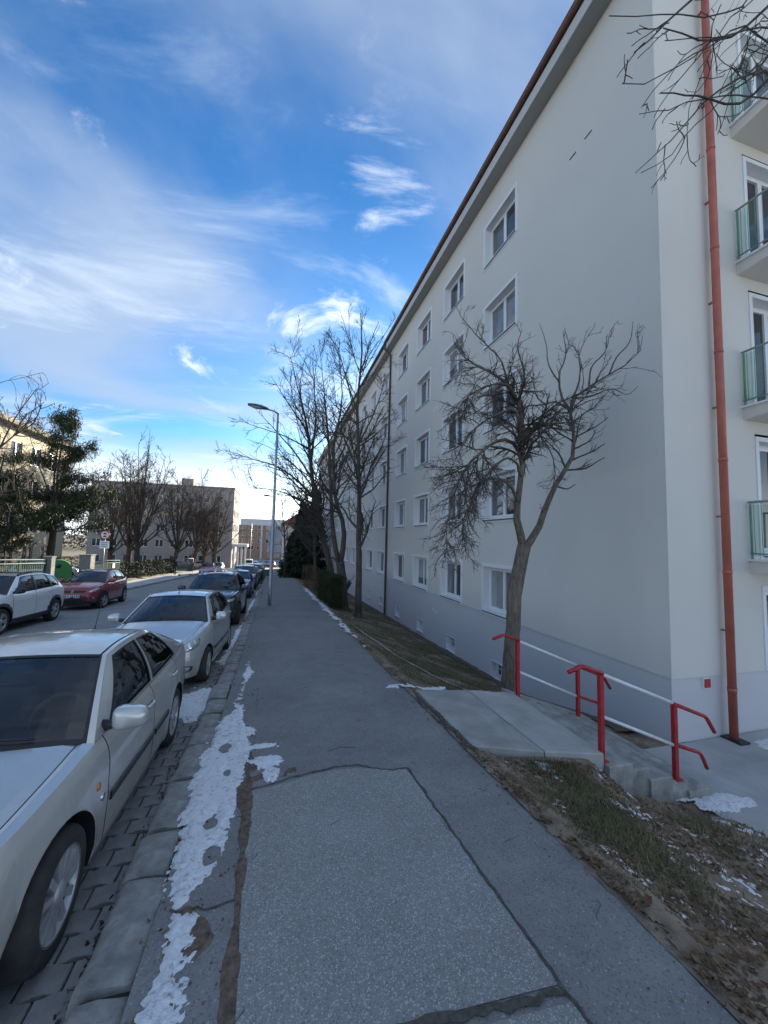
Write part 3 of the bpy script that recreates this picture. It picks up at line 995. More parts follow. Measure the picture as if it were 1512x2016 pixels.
def block(name, y0, y1, X, cols, bcols, mats, label, gable=False):
    root = empty(name, (X, y0, -1.2))
    tag(root, label, 'building')
    o = np.array([X, y0, -1.2])
    zt0 = -.16
    holes = []
    for c in cols:
        for k in range(5):
            zb = 1.39 - WH + ST * k
            holes.append((c - WW / 2 + BW, c + WW / 2 - BW, zb + BW - .02, zb + WH - BW))
    lower = [h for h in holes if h[2] < zt0]
    w = MB()
    P = lambda a, z: np.array([X, a, z]) - o
    up = [(h[0], h[1], max(h[2], zt0 + 1e-4), h[3]) for h in holes]
    wall_cells(w, lambda a, z: P(a, z), y0, y1, zt0, 13.95, up)
    w.quad(P(y0, zt0), P(y1, zt0), P(y1, zt0) + [.03, 0, 0], P(y0, zt0) + [.03, 0, 0])
    # back, far end, top
    D = 11.5
    w.quad(P(y1, -5), P(y1, 13.95), P(y1, 13.95) + [D, 0, 0], P(y1, -5) + [D, 0, 0]); w.quad(P(y0, -5) + [D, 0, 0], P(y1, -5) + [D, 0, 0], P(y1, 13.95) + [D, 0, 0], P(y0, 13.95) + [D, 0, 0])
    gh = []
    if gable:
        for k in range(5):
            zb = (1.86 + 2.88 * (k - 1)) if k else -.14
            gh.append((8.73, 11.0, zb + .02, (1.36 + 2.88 * k)))
        wall_cells(w, lambda a, z: np.array([a, y0, z]) - o, X, X + D, zt0, 13.95, gh)
        w.quad(np.array([X, y0, zt0]) - o, np.array([X + D, y0, zt0]) - o, np.array([X + D, y0 + .03, zt0]) - o, np.array([X, y0 + .03, zt0]) - o)
        w.add([np.array(p) - o for p in ((X, y0 + .001, 13.95), (X + D, y0 + .001, 13.95), (X + D / 2, y0 + .001, 17.3))], [(0, 1, 2)])
    else:
        w.quad(P(y0, -5), P(y0, 13.95), P(y0, 13.95) + [D, 0, 0], P(y0, -5) + [D, 0, 0])
    w.build('wall', mats[0], root)
    pl = MB()
    PX = X + .022
    bh = [(c - .36, c + .36, -2.02, -1.52) for c in bcols] + [(h[0], h[1], h[2], zt0 + .2) for h in lower]
    wall_cells(pl, lambda a, z: np.array([PX, a, z]) - o, y0 + (.022 if gable else 0), y1, -4.6, zt0 + .005, bh)
    if gable: wall_cells(pl, lambda a, z: np.array([a, y0 + .022, z]) - o, PX, X + D, -2.2, zt0 + .005, [])
    pl.build('plinth', mats[1], root)
    for c in cols:
        for k in range(5):
            put_window(root, WP, np.array([X, c, 1.39 - WH + ST * k]) - o)
    for c in bcols:
        b = put_window(root, BASE, np.array([PX, c, -2.05]) - o)
        b.name = 'basement_window'
        obj('grille', BGRILL, b)
    # eaves
    ov = .38
    ya, yb = y0 - (.35 if gable else 0), y1
    s = MB(); s.box(np.array([X - ov, ya, 13.76]) - o, np.array([X + .4, yb, 13.94]) - o); s.build('soffit', M['soffit'], root)
    s = MB(); s.box(np.array([X - ov - .025, ya, 13.74]) - o, np.array([X - ov - .001, yb, 14.06]) - o); s.build('fascia', M['fascia'], root)
    gt = MB()
    n = 9; pr = []
    for i in range(n):
        t = pi * i / (n - 1)
        pr.append((X - ov - .095 - .07 * cos(t), 14.17 - .075 * sin(t)))
    G = [[np.array([a, yy, b]) - o for a, b in pr] for yy in np.arange(ya, yb + .01, (yb - ya) / 8)]
    gt.grid(G); gt.tube([np.array([X - ov - .165, ya, 14.175]) - o, np.array([X - ov - .165, yb, 14.175]) - o], .013, 6)
    gt.build('gutter', M['gutter'] if gable else M['darkpipe'], root)
    rf = MB()
    rf.quad(np.array([X - ov - .1, ya, 14.16]) - o, np.array([X - ov - .1, yb, 14.16]) - o, np.array([X + D / 2, yb, 17.6]) - o, np.array([X + D / 2, ya, 17.6]) - o)
    rf.quad(np.array([X + D + ov, ya, 14.16]) - o, np.array([X + D + ov, yb, 14.16]) - o, np.array([X + D / 2, yb, 17.6]) - o, np.array([X + D / 2, ya, 17.6]) - o)
    rf.build('roof', M['roof'], root)
    return root, o


blk, bo = block('apartment_block', 5.0, 22.08, FX, [10.17, 13.42, 16.63, 19.72], [10.2, 13.38, 16.54, 19.82], (M['facade'], M['plinth']), 'freshly plastered beige apartment block with lilac grey plinth and balconies', True)
cols2 = [23.5 + 3.07 * k for k in range(13)]
blk2, bo2 = block('apartment_block', 22.08, 62.6, FX + .03, cols2, [23.35 + 3.2 * k for k in range(11)], (M['facade2'], M['plinth2']), 'second apartment block continuing the row, with pale plinth')

# downpipes
dp = MB()
zs = [14.0, 13.8, 13.55]
dp.tube([np.array(p) - bo for p in ((FX - .5, 22.02, 14.1), (FX - .45, 22.02, 13.75), (FX - .08, 22.02, 13.45), (FX - .08, 22.02, -2.35), (FX - .2, 22.02, -2.5))], .06, 12)
dp.build('dark_downpipe', M['darkpipe'], blk)
dp = MB()
dp.tube([np.array(p) - bo for p in ((7.66, 4.87, 13.9), (7.66, 4.87, -1.25))], .063, 16)
for z in np.arange(-.4, 13.5, 2.0): dp.tube([np.array((7.66, 4.87, z)) - bo, np.array((7.66, 4.87, z + .06)) - bo], .069, 16)
for z in np.arange(.6, 13.5, 2.0): dp.box(np.array((7.64, 4.87, z)) - bo, np.array((7.68, 5.0, z + .03)) - bo)
dp.build('downpipe', M['copper'], blk)
gd = MB(); gd.box(np.array((7.55, 4.70, -1.199)) - bo, np.array((7.77, 5.0, -1.17)) - bo); gd.build('drain_grate', M['black'], blk)
rb = MB(); rb.box(np.array((7.17, 4.985, -.36)) - bo, np.array((7.33, 5.03, -.185)) - bo); rb.build('hydrant_plate_rim', M['white'], blk)
rb = MB(); rb.box(np.array((7.185, 4.975, -.345)) - bo, np.array((7.318, 4.99, -.20)) - bo); rb.build('hydrant_plate', M['red'], blk)
for (yy, z) in ((15.06, -.87), (14.72, -.93), (15.25, 7.7), (14.98, 7.72), (15.25, 4.85), (14.98, 4.87), (15.25, 2.05), (14.98, 2.06)):
    v = MB(); v.box(np.array((FX - .018 + (.02 if z < -.2 else 0), yy - .055, z)) - bo, np.array((FX + .03, yy + .055, z + .13)) - bo); v.box(np.array((FX - .024 + (.02 if z < -.2 else 0), yy - .03, z + .03)) - bo, np.array((FX - .0185 + (.02 if z < -.2 else 0), yy + .03, z + .06)) - bo)
    v.build('vent', M['upvc'], blk)
for (yy, z) in ((7.04, 11.32), (6.57, 11.36)):
    v = MB(); v.box(np.array((FX - .012, yy - .10, z)) - bo, np.array((FX + .01, yy + .10, z + .025)) - bo); v.build('slot', M['black'], blk)

# balconies on the gable
BALC = [1.86 + 2.88 * k for k in range(4)]
DOORP = window_protos(2.27, 2.33, .085, .22, 3)
for k in range(5):
    zb = 1.86 + 2.88 * (k - 1) if k else -.16
    pr_ = DOORP if k else window_protos(2.27, 1.53, .085, .22, 3)
    w = put_window(blk, pr_, np.array([9.865, 5.0, zb]) - bo, rot=pi / 2, pcur=.15)
    w.name = 'balcony_door' if k else 'window'
for i, z in enumerate(BALC):
    x0, x1, yf = 8.39, 11.45, 3.95
    b = MB()
    b.prism([np.array(p) - bo for p in ((x0 + .05, 5.0, z - .26), (x0 + .05, yf + .05, z - .17), (x0 + .05, yf + .05, z - .035), (x0 + .05, 5.0, z - .035))], (x1 - x0 - .1, 0, 0))
    sl = b.build('balcony', M['facade'], blk)
    b = MB(); b.box(np.array((x0, yf, z - .034)) - bo, np.array((x1, 4.999, z)) - bo); b.build('edge_trim', M['upvc'], sl)
    r = MB()
    xr = x0 + .05; zt = z + 1.05; yr = yf + .05
    r.tube([np.array(p) - bo for p in ((xr, 4.98, zt), (xr, yr, zt), (x1 - .05, yr, zt), (x1 - .05, 4.98, zt))], .022, 8)
    r.tube([np.array(p) - bo for p in ((xr, 4.98, z + .10), (xr, yr, z + .10), (x1 - .05, yr, z + .10), (x1 - .05, 4.98, z + .10))], .014, 6)
    for yy in np.arange(4.9, yr, -.115):
        for xx in (xr, x1 - .05): r.tube([np.array((xx, yy, z + .10)) - bo, np.array((xx, yy, zt)) - bo], .006, 5)
    for xx in np.arange(xr, x1, .115): r.tube([np.array((xx, yr, z + .10)) - bo, np.array((xx, yr, zt)) - bo], .006, 5)
    for xx, yy in ((xr, 4.95), (xr, yr), (x1 - .05, yr)): r.tube([np.array((xx, yy, z)) - bo, np.array((xx, yy, zt)) - bo], .02, 8)
    r.build('railing', M['green_metal'], sl)
    gp = MB(); gp.quad(*[np.array(p) - bo for p in ((xr - .03, 4.62, z + .06), (xr - .03, 4.97, z + .06), (xr - .03, 4.97, zt - .06), (xr - .03, 4.62, zt - .06))]); gp.build('glass_panel', M['green_glass'], sl)
    if i in (1, 2):
        fb = MB(); bxm = 8.75
        fb.prism([np.array(p) - bo for p in ((bxm - .10, 4.05, z + .01), (bxm + .10, 4.05, z + .01), (bxm + .14, 4.05, z + .24), (bxm - .14, 4.05, z + .24))], (0, .62, 0))
        o = fb.build('flower_box', pmat('flower_box', (.17, .07, .04) if i == 2 else (.02, .022, .025), .6))
        o.location = bo
        tag(o, 'brown flower box on the second balcony from the top' if i == 2 else 'black flower box on the second balcony from the ground', 'flower box')
# ------------------------------------------------------------------ cars
def pchip(pts):
    x = np.array([p[0] for p in pts], float); y = np.array([p[1] for p in pts], float)
    h = np.diff(x); d = np.diff(y) / h
    m = np.zeros(len(x))
    for i in range(1, len(x) - 1):
        if d[i - 1] * d[i] > 0:
            w1 = 2 * h[i] + h[i - 1]; w2 = h[i] + 2 * h[i - 1]
            m[i] = (w1 + w2) / (w1 / d[i - 1] + w2 / d[i])
    m[0] = d[0]; m[-1] = d[-1]

    def f(q):
        q = np.clip(np.asarray(q, float), x[0], x[-1])
        i = np.clip(np.searchsorted(x, q, side='right') - 1, 0, len(x) - 2)
        t = (q - x[i]) / h[i]
        return (y[i] * (1 + 2 * t) * (1 - t) ** 2 + m[i] * h[i] * t * (1 - t) ** 2 + y[i + 1] * t * t * (3 - 2 * t) + m[i + 1] * h[i] * t * t * (t - 1))
    return f


def catmull(pts, n):
    P = np.array(pts, float)
    P = np.vstack([2 * P[0] - P[1], P, 2 * P[-1] - P[-2]])
    out = []
    for i in range(1, len(P) - 2):
        p0, p1, p2, p3 = P[i - 1:i + 3]
        t = np.linspace(0, 1, n, endpoint=False)[:, None]
        out.append(.5 * (2 * p1 + (p2 - p0) * t + (2 * p0 - 5 * p1 + 4 * p2 - p3) * t ** 2 + (3 * p1 - p0 - 3 * p2 + p3) * t ** 3))
    out.append(P[-2][None])
    return np.vstack(out)


def paint(name, col, metal=.65, rough=.32, dirt=.5):
    m, nt, b, vec = new_mat(name)
    n1 = noise(nt, vec, 2.2, 7, .65, .4)
    sp = N(nt, 'ShaderNodeSeparateXYZ'); nt.links.new(vec, sp.inputs[0])
    hz = N(nt, 'ShaderNodeMapRange'); hz.inputs['From Min'].default_value = .95; hz.inputs['From Max'].default_value = .1; hz.inputs['To Max'].default_value = dirt
    nt.links.new(sp.outputs['Z'], hz.inputs['Value'])
    ml = N(nt, 'ShaderNodeMath', operation='MULTIPLY'); nt.links.new(hz.outputs[0], ml.inputs[0])
    nt.links.new(ramp(nt, n1, [(.35, (.25, .25, .25)), (.7, (1, 1, 1))]), ml.inputs[1])
    c = mixc(nt, ml.outputs[0], col, (.20, .195, .185))
    n2 = noise(nt, vec, 7, 6, .7, .5)
    c = mixc(nt, ramp(nt, n2, [(.5, (0, 0, 0)), (.8, (.16, .16, .16))]), c, (.30, .30, .29))
    setin(nt, b.inputs['Base Color'], c)
    b.inputs['Metallic'].default_value = metal
    setin(nt, b.inputs['Roughness'], ramp(nt, n2, [(.3, (rough - .05,) * 3), (.75, (rough + .14,) * 3)]))
    b.inputs['Coat Weight'].default_value = 1.0
    b.inputs['Coat Roughness'].default_value = .05
    return m


M['tyre'] = pmat('tyre_rubber', (.022, .021, .021), .85, var=.3, scale=6, dirt=.35)
M['rim_silver'] = pmat('rim_silver', (.40, .41, .42), .4, metal=.5, var=.2, scale=8, dirt=.45)
M['rim_dark'] = pmat('rim_dark', (.05, .05, .055), .4, metal=.4, var=.2)
M['trim'] = pmat('black_trim', (.018, .018, .02), .45, var=.2)
M['clad'] = pmat('grey_cladding', (.035, .036, .038), .7, var=.2)
M['interior'] = pmat('interior_plastic', (.06, .062, .068), .8, var=.2)
M['seat'] = pmat('seat_fabric', (.10, .10, .11), .9, var=.3)
M['glass'] = glass_mat('car_glass', (.46, .52, .52), .045)
M['glass_dark'] = glass_mat('car_glass_dark', (.12, .14, .145), .05)
M['lens'] = pmat('headlight_lens', (.42, .44, .45), .08, metal=.3, var=.25, scale=18, spec=.9, coat=1, rvar=.03)
M['chrome'] = pmat('reflector', (.75, .76, .78), .12, metal=1.0, var=.1, rvar=.03)
M['amber'] = pmat('indicator_amber', (.55, .20, .07), .2, var=.2)
M['taillight'] = pmat('tail_lamp', (.35, .03, .03), .2, var=.2)
M['plate'] = pmat('plate_white', (.7, .71, .72), .5, var=.05)
M['plate_ink'] = pmat('plate_ink', (.03, .03, .04), .6)
M['plate_blue'] = pmat('plate_blue', (.03, .08, .35), .5)
M['mirror_glass'] = pmat('mirror_glass', (.6, .62, .65), .05, metal=1.0, var=.05, rvar=.02)

ROWS = np.array([0, .04, .09, .16, .24, .33, .42, .51, .60, .69, .77, .84, .90, .95, .985, 1.0])


def wheel_mesh(r, wd, style):
    """axis along +x (outside)"""
    t = MB()
    a = r * .66
    prof = [(a, -wd / 2), (r * .80, -wd / 2 - .004), (r * .93, -wd / 2 + .006), (r * .985, -wd / 2 + .03), (r, -wd / 2 + .05), (r, wd / 2 - .05), (r * .985, wd / 2 - .03), (r * .93, wd / 2 - .006), (r * .80, wd / 2 + .004), (a, wd / 2 - .004)]
    t.lathe(prof, (0, 0, 0), (1, 0, 0), 36)
    tyre = t.mesh('tyre', M['tyre'])
    m = MB()
    x0 = wd / 2 - .02
    m.lathe([(r * .70, x0 + .012), (r * .68, x0 + .018), (r * .64, x0 + .010), (r * .60, x0 - .02)], (0, 0, 0), (1, 0, 0), 36, 0)
    m.lathe([(r * .66, x0 - .06), (.0, x0 - .06)], (0, 0, 0), (1, 0, 0), 36, 1)
    nsp, wi, wo, two = style
    for k in range(nsp):
        th = 2 * pi * k / nsp
        for sg in ((-1, 1) if two else (0,)):
            th2 = th + sg * .16
            ri, ro = r * .16, r * .63
            hw0, hw1 = wi * r, wo * r
            tn = np.array([0, cos(th), sin(th)]); tq = np.array([0, -sin(th), cos(th)])
            tn2 = np.array([0, cos(th2), sin(th2)]); tq2 = np.array([0, -sin(th2), cos(th2)])
            A = tn * ri; B = tn2 * ro
            V = []
            for base, q, hw, xx in ((A, tq, hw0, x0 + .008), (B, tq2, hw1, x0 + .008)):
                for s2, dx in ((-1, -.03), (-.8, 0), (.8, 0), (1, -.03)):
                    V.append(base + q * hw * s2 + np.array([xx + dx, 0, 0]))
            m.add(V, [(0, 1, 5, 4), (1, 2, 6, 5), (2, 3, 7, 6)], 0)
    m.lathe([(r * .22, x0 - .01), (r * .2, x0 + .012), (r * .12, x0 + .018), (0, x0 + .02)], (0, 0, 0), (1, 0, 0), 24, 0)
    return tyre, m


def make_car(name, spec, loc, rz, label, group=None, cat='car', detail=True):
    S = dict(spec)
    Lc, w, H = S['L'], S['w'], S['H']
    uf, ur, r = S['uf'], S['ur'], S['r']
    pm = S['paint']
    root = empty(name, loc, (atan(SL), 0, rz))
    tag(root, label, cat, group)
    Y0 = -Lc / 2
    # plan curve from front centre along the +x side to the rear centre
    PL = catmull(S['plan'], 24)
    seg = np.r_[0, np.cumsum(np.linalg.norm(np.diff(PL, axis=0), axis=1))]
    top = pchip(S['top']); sill = pchip(S['sill'])
    fin = pchip(S['front_in']); sin_ = pchip(S['side_in'])
    pt = lambda l: np.stack([np.interp(l, seg, PL[:, 0]), np.interp(l, seg, PL[:, 1])], -1)

    def nrm(l):
        d = pt(np.minimum(l + .01, seg[-1])) - pt(np.maximum(l - .01, 0))
        d /= np.linalg.norm(d, axis=-1, keepdims=True) + 1e-9
        return np.stack([d[..., 1], -d[..., 0]], -1)      # outward
    iA = np.argmax(PL[:, 1] > S.get('uA', .5)); iB = np.argmax(PL[:, 1] > Lc - S.get('uB', .45))
    lA, lB = seg[iA], seg[iB]
    l_of_u = lambda u: np.interp(u, PL[iA - 3:iB + 3, 1], seg[iA - 3:iB + 3])
    R = r + S.get('arch_gap', .055)

    def bot(u):
        z = sill(u)
        for ua in (uf, ur):
            du = np.abs(u - ua)
            z = np.where(du < R, np.maximum(z, r + np.sqrt(np.maximum(R * R - du * du, 0)) * .985), z)
        return z

    def surf(l, z):
        l = np.asarray(l, float); z = np.asarray(z, float)
        p = pt(l); n = nrm(l)
        u = p[..., 1]
        zs = sill(u); zn = np.clip((z - zs) / (top(u) - zs), 0, 1)
        nf = np.clip(-n[..., 1], 0, 1) ** 1.5
        nr = np.clip(n[..., 1], 0, 1) ** 1.5
        ins = sin_(zn) * (1 - nf - nr) + fin(zn) * nf + (fin(zn) * .6 + .0) * nr
        fl = np.zeros_like(u)
        for ua in (uf, ur):
            dd = np.sqrt((u - ua) ** 2 + (z - r) ** 2)
            fl = np.maximum(fl, np.clip(1 - np.abs(dd - R - .005) / .10, 0, 1) ** 2 * S.get('flare', .012) * (1 - nf - nr))
        q = p - n * (ins - fl)[..., None]
        return np.stack([q[..., 0], q[..., 1] + Y0, z], -1)
    doors = S['doors']
    gapw = .006
    us = set(np.round(np.linspace(S.get('uA', .5), Lc - S.get('uB', .45), 46 if detail else 26), 4))
    for ua in (uf, ur):
        us = {u for u in us if abs(u - ua) > R + .02}
        us |= {round(ua + R * cos(t), 4) for t in np.linspace(0, pi, 21 if detail else 13)} | {ua - R - .004, ua + R + .004}
    for d in doors:
        us = {u for u in us if abs(u - d) > .014}
        us |= {d - gapw, d + gapw}
    us = np.array(sorted(us))
    lc = np.r_[np.linspace(0, lA, 16)[:-1], l_of_u(us), np.linspace(lB, seg[-1], 12)[1:]]
    uc = pt(lc)[:, 1]
    # rows
    Lg, Rg = np.meshgrid(lc, ROWS, indexing='ij')
    b = bot(uc)[:, None]; t = top(uc)[:, None]
    side = (lc >= lA) & (lc <= lB)
    Z = b + (t - b) * Rg
    P = surf(Lg, Z)
    nC = len(lc)
    isgap = np.zeros(nC - 1, bool); indoor = np.full(nC - 1, -1)
    for i in range(nC - 1):
        um = (uc[i] + uc[i + 1]) / 2
        if side[i] and side[min(i + 1, nC - 1)]:
            for k, d in enumerate(doors):
                if abs(um - d) < gapw: isgap[i] = True
            for k in range(len(doors) - 1):
                if doors[k] < um < doors[k + 1] and not isgap[i]: indoor[i] = k
    body = MB(); dmb = {}
    lat = nrm(lc)
    for sx in (1, -1):
        Q = P * np.array([sx, 1, 1])
        for i in range(nC - 1):
            for j in range(len(ROWS) - 1):
                q = [Q[i, j], Q[i + 1, j], Q[i + 1, j + 1], Q[i, j + 1]]
                if sx < 0: q = q[::-1]
                cz = (Z[i, j] + Z[i + 1, j + 1]) / 2; cu = (uc[i] + uc[i + 1]) / 2
                mi = 0
                if S.get('clad'):
                    if cz < S['clad'] and side[i]: mi = 2
                    for ua in (uf, ur):
                        if sqrt((cu - ua) ** 2 + (cz - r) ** 2) < R + .085: mi = 2
                    if not side[i] and cz < S['clad'] + .05: mi = 2
                if isgap[i] and j > 0:
                    q = [a - np.array([sx * .014, 0, 0]) for a in q]; mi = 1
                if indoor[i] >= 0 and j > 0:
                    dmb.setdefault((indoor[i], sx), MB()).add(q, [(0, 1, 2, 3)], mi, True)
                else: body.add(q, [(0, 1, 2, 3)], mi, True)
        # flange under the edge / wheel arch lip
        fl = Q[:, 0].copy(); fl[:, 0] -= sx * lat[:, 0] * .13; fl[:, 1] -= lat[:, 1] * .13
        body.grid(np.stack([Q[:, 0], fl], 0), 1, True, flip=(sx < 0))
    # ---- bonnet and tops of the wings, boot deck
    uc0, ucow = 0, S['cowl'][0]
    be = S['belt_end']
    vs = np.array([-1, -.96, -.92, -.885, -.875, -.80, -.6, -.35, 0, .35, .6, .80, .875, .885, .92, .96, 1])
    hood = MB(); deck = MB()

    def across(cols, crown, bowf, target, grooves=True):
        rows = []
        for i in cols:
            xt = P[i, -1, 0]; zt = P[i, -1, 2]; yt = P[i, -1, 1]
            bw = bowf(uc[i]); cr = crown(uc[i])
            row = [(v * xt, yt - bw * (1 - v * v), zt + cr * (1 - abs(v) ** 2.4) - (.010 if abs(abs(v) - .88) < .006 and grooves else 0)) for v in vs]
            rows.append(row)
        G = np.array(rows)
        for a in range(len(cols) - 1):
            for c in range(len(vs) - 1):
                q = [G[a, c], G[a + 1, c], G[a + 1, c + 1], G[a, c + 1]]
                vm = abs((vs[c] + vs[c + 1]) / 2)
                if grooves and .875 < vm < .885: body.add(q, [(0, 1, 2, 3)], 1, True)
                elif grooves and vm > .88: body.add(q, [(0, 1, 2, 3)], 0, True)
                else: target.add(q, [(0, 1, 2, 3)], 0, True)
        return G
    hc = [i for i in range(nC) if uc[i] <= ucow + 1e-6]
    # weld an exact cowl column
    crownf = pchip([(0, .004), (.25, .02), (ucow, S.get('crown', .055)), (ucow + 1, .06)])
    bowc = S.get('bow', .16)
    bowf = lambda u: bowc * np.clip(u / ucow, 0, 1) ** 4
    hoodG = across(hc, crownf, bowf, hood)
    dc = [i for i in range(nC) if uc[i] >= be - 1e-6]
    bowd = lambda u: -S.get('bowr', .10) * np.clip((Lc - u) / (Lc - be), 0, 1) ** 3
    crownd = pchip([(be - 1, .04), (be, .045), (Lc - .1, .02), (Lc, .003)])
    across(dc, crownd, bowd, deck, False)
    # ---- greenhouse
    uB0 = uc[hc[-1]]; uB1 = uc[dc[0]]
    rail = catmull(S['rail'], 12)           # (x,u,z) from screen top corner to rear glass top corner
    rs_ = np.linspace(0, 1, len(rail))
    topx = lambda u: np.interp(u, uc[side], P[side, -1, 0])

    def Bp(p):
        u = uB0 + (uB1 - uB0) * p
        return np.stack([topx(u) - .004, u + Y0, top(u) - .002], -1)

    def Rp(p):
        q = np.stack([np.interp(p, rs_, rail[:, i]) for i in range(3)], -1)
        q[..., 1] += Y0
        return q

    def SP(p, tt, ins=0.0):
        p = np.asarray(p, float)[..., None]; tt = np.asarray(tt, float)[..., None]
        q = Bp(p[..., 0]) * (1 - tt) + Rp(p[..., 0]) * tt
        q[..., 0] += (S.get('bulge', .035) * 4 * tt * (1 - tt) * np.clip(p / .10, 0, 1) ** .7 * np.clip((1 - p) / .10, 0, 1) ** .7)[..., 0] - ins
        return q
    wins = S['windows']        # (p0,p1,t0,t1, door index)
    mg = .012; mt = .028
    ps = {0., 1.}; ts_ = {0., 1.}
    for (p0, p1, t0, t1, dk) in wins:
        ps |= {p0 - mg, p0, p1, p1 + mg}; ts_ |= {t0 - mt, t0, t1, t1 + mt}
    ps |= {x for x in np.linspace(0, 1, 25) if min(abs(x - q) for q in ps) > .012}
    ts_ |= {x for x in np.linspace(0, 1, 9) if min(abs(x - q) for q in ts_) > .03}
    ps = np.array(sorted(ps)); ts_ = np.array(sorted(ts_))
    gl = {}
    for sx in (1, -1):
        for i in range(len(ps) - 1):
            for j in range(len(ts_) - 1):
                pm_, tm = (ps[i] + ps[i + 1]) / 2, (ts_[j] + ts_[j + 1]) / 2
                kind = 0; ins = 0
                for k, (p0, p1, t0, t1, dk) in enumerate(wins):
                    if p0 < pm_ < p1 and t0 < tm < t1: kind = 9 + k; ins = .010
                    elif p0 - mg < pm_ < p1 + mg and t0 - mt < tm < t1 + mt: kind = 1
                if kind == 0 and S.get('black_pillars') and any(a < pm_ < b_ for a, b_ in S['black_pillars']) and tm < .96: kind = 1
                q = SP([ps[i], ps[i + 1], ps[i + 1], ps[i]], [ts_[j], ts_[j], ts_[j + 1], ts_[j + 1]], ins) * np.array([sx, 1, 1])
                q = list(q)
                if sx < 0: q = q[::-1]
                if kind >= 9: gl.setdefault((kind - 9, sx), MB()).add(q, [(0, 1, 2, 3)], 0, True)
                else: body.add(q, [(0, 1, 2, 3)], kind, True)
    # ---- windscreen, roof, rear window
    vv = np.array([-1, -.95, -.925, -.8, -.6, -.4, -.2, 0, .2, .4, .6, .8, .925, .95, 1])
    tv = np.array([0, .05, .1, .2, .35, .5, .65, .8, .9, .965, 1])

    def screen(p, bow0, bow1, cr0, cr1, sgn, nm, glassmat, blg):
        B0 = Bp(np.array(p)); R0 = Rp(np.array(p))
        sh = MB()
        G = np.zeros((len(tv), len(vv), 3))
        for a, tt in enumerate(tv):
            for c, v in enumerate(vv):
                k = 1 - v * v
                bb = np.array([v * B0[0], B0[1] - sgn * bow0 * k, B0[2] + cr0 * (1 - abs(v) ** 2.4)])
                rr = np.array([v * R0[0], R0[1] - sgn * bow1 * k, R0[2] + cr1 * k])
                q = bb * (1 - tt) + rr * tt
                q += np.array([0, -sgn * .6, .8]) * blg * 4 * tt * (1 - tt) * (1 - .6 * v * v)
                G[a, c] = q
        for a in range(len(tv) - 1):
            for c in range(len(vv) - 1):
                vm = abs((vv[c] + vv[c + 1]) / 2); tm = (tv[a] + tv[a + 1]) / 2
                q = [G[a, c], G[a, c + 1], G[a + 1, c + 1], G[a + 1, c]]
                if sgn < 0: q = q[::-1]
                if vm > .95: body.add(q, [(0, 1, 2, 3)], 0, True)
                elif vm > .925 or tm < .05 or tm > .965: body.add(q, [(0, 1, 2, 3)], 1, True)
                else: sh.add([a_ + np.array([0, sgn * .005, -.004]) for a_ in q], [(0, 1, 2, 3)], 0, True)
        sh.build(nm, glassmat, root)
        return G
    cr_r = S.get('roof_crown', .05)
    cw = crownf(uB0)
    WG = screen(0.0, bowc, S.get('bow_top', .07), cw, cr_r * .8, 1, 'windscreen', M['glass'], .02)
    screen(1.0, S.get('bowr', .10), .05, crownd(uB1), cr_r * .6, -1, 'rear_window', M['glass_dark'], .02)
    rf = MB()
    pr = np.linspace(0, 1, 19)
    RV = np.array([-1, -.985, -.95, -.935, -.92, -.7, -.45, -.2, 0, .2, .45, .7, .92, .935, .95, .985, 1])
    G = np.zeros((len(pr), len(RV), 3))
    for a, p in enumerate(pr):
        q = Rp(np.array(p))
        cr = cr_r * (.8 + .2 * sin(pi * p)) * (1 if p < .5 else 1 - .4 * (p - .5) * 2)
        for c, v in enumerate(RV):
            k = 1 - v * v
            G[a, c] = (v * q[0], q[1] - S.get('bow_top', .07) * k * (1 - p) + .05 * k * p, q[2] + cr * (1 - abs(v) ** 2) - (.007 if abs(abs(v) - .935) < .01 else 0))
    for a in range(len(pr) - 1):
        for c in range(len(RV) - 1):
            vm = abs((RV[c] + RV[c + 1]) / 2)
            q = [G[a, c], G[a, c + 1], G[a + 1, c + 1], G[a + 1, c]]
            rf.add(q, [(0, 1, 2, 3)], 1 if .92 < vm < .95 else (S.get('roof_mi', 0)), True)
    rf.build('roof', [pm, M['trim'], S.get('roof_paint', pm)], root)
    # inside of the shell, underbody
    body.build('body', [pm, M['trim'], M['clad']], root)
    hood.build('bonnet', pm, root)
    deck.build('tailgate' if S.get('hatch') else 'boot_lid', pm, root)
    ub = MB()
    ub.box((-(w - .30), Y0 + .18, .16), (w - .30, Y0 + Lc - .18, r + .12)); ub.box((-(w - .13), Y0 + uf + R + .05, .20), (w - .13, Y0 + ur - R - .05, .40))
    ub.box((-(w - .16), Y0 + uf - R + .02, r + .40), (w - .16, Y0 + uf + R + .15, r + .41)); ub.box((-(w - .16), Y0 + ur - R - .1, r + .40), (w - .16, Y0 + ur + R, r + .41))
    ub.build('underbody', M['trim'], root)
    # doors with windows and handles
    DO = {}
    for (k, sx), mb in dmb.items():
        DO[(k, sx)] = mb.build('door', [pm, M['trim'], M['clad']], root)
    for (k, sx), mb in gl.items():
        dk = wins[k][4]
        mb.build('window', M['glass_dark'] if (dk != 0) else M['glass'], DO.get((dk, sx), root))
    if detail:
        for k in range(len(doors) - 1):
            for sx in (1, -1):
                u0 = doors[k + 1] - S.get('handle_in', .16)
                z0 = float(top(u0)) - S.get('handle_dz', .10)
                hp = surf(l_of_u(np.array([u0 - .09, u0 - .07, u0, u0 + .07, u0 + .09])), np.full(5, z0)) + np.array([[0.0, 0, 0], [.028, 0, .004], [.034, 0, .006], [.028, 0, .004], [0, 0, 0]])
                h = MB(); h.tube(hp * np.array([sx, 1, 1]), [.010, .013, .014, .013, .010], 8)
                h.build('handle', S.get('handle_paint', pm), DO[(k, sx)])
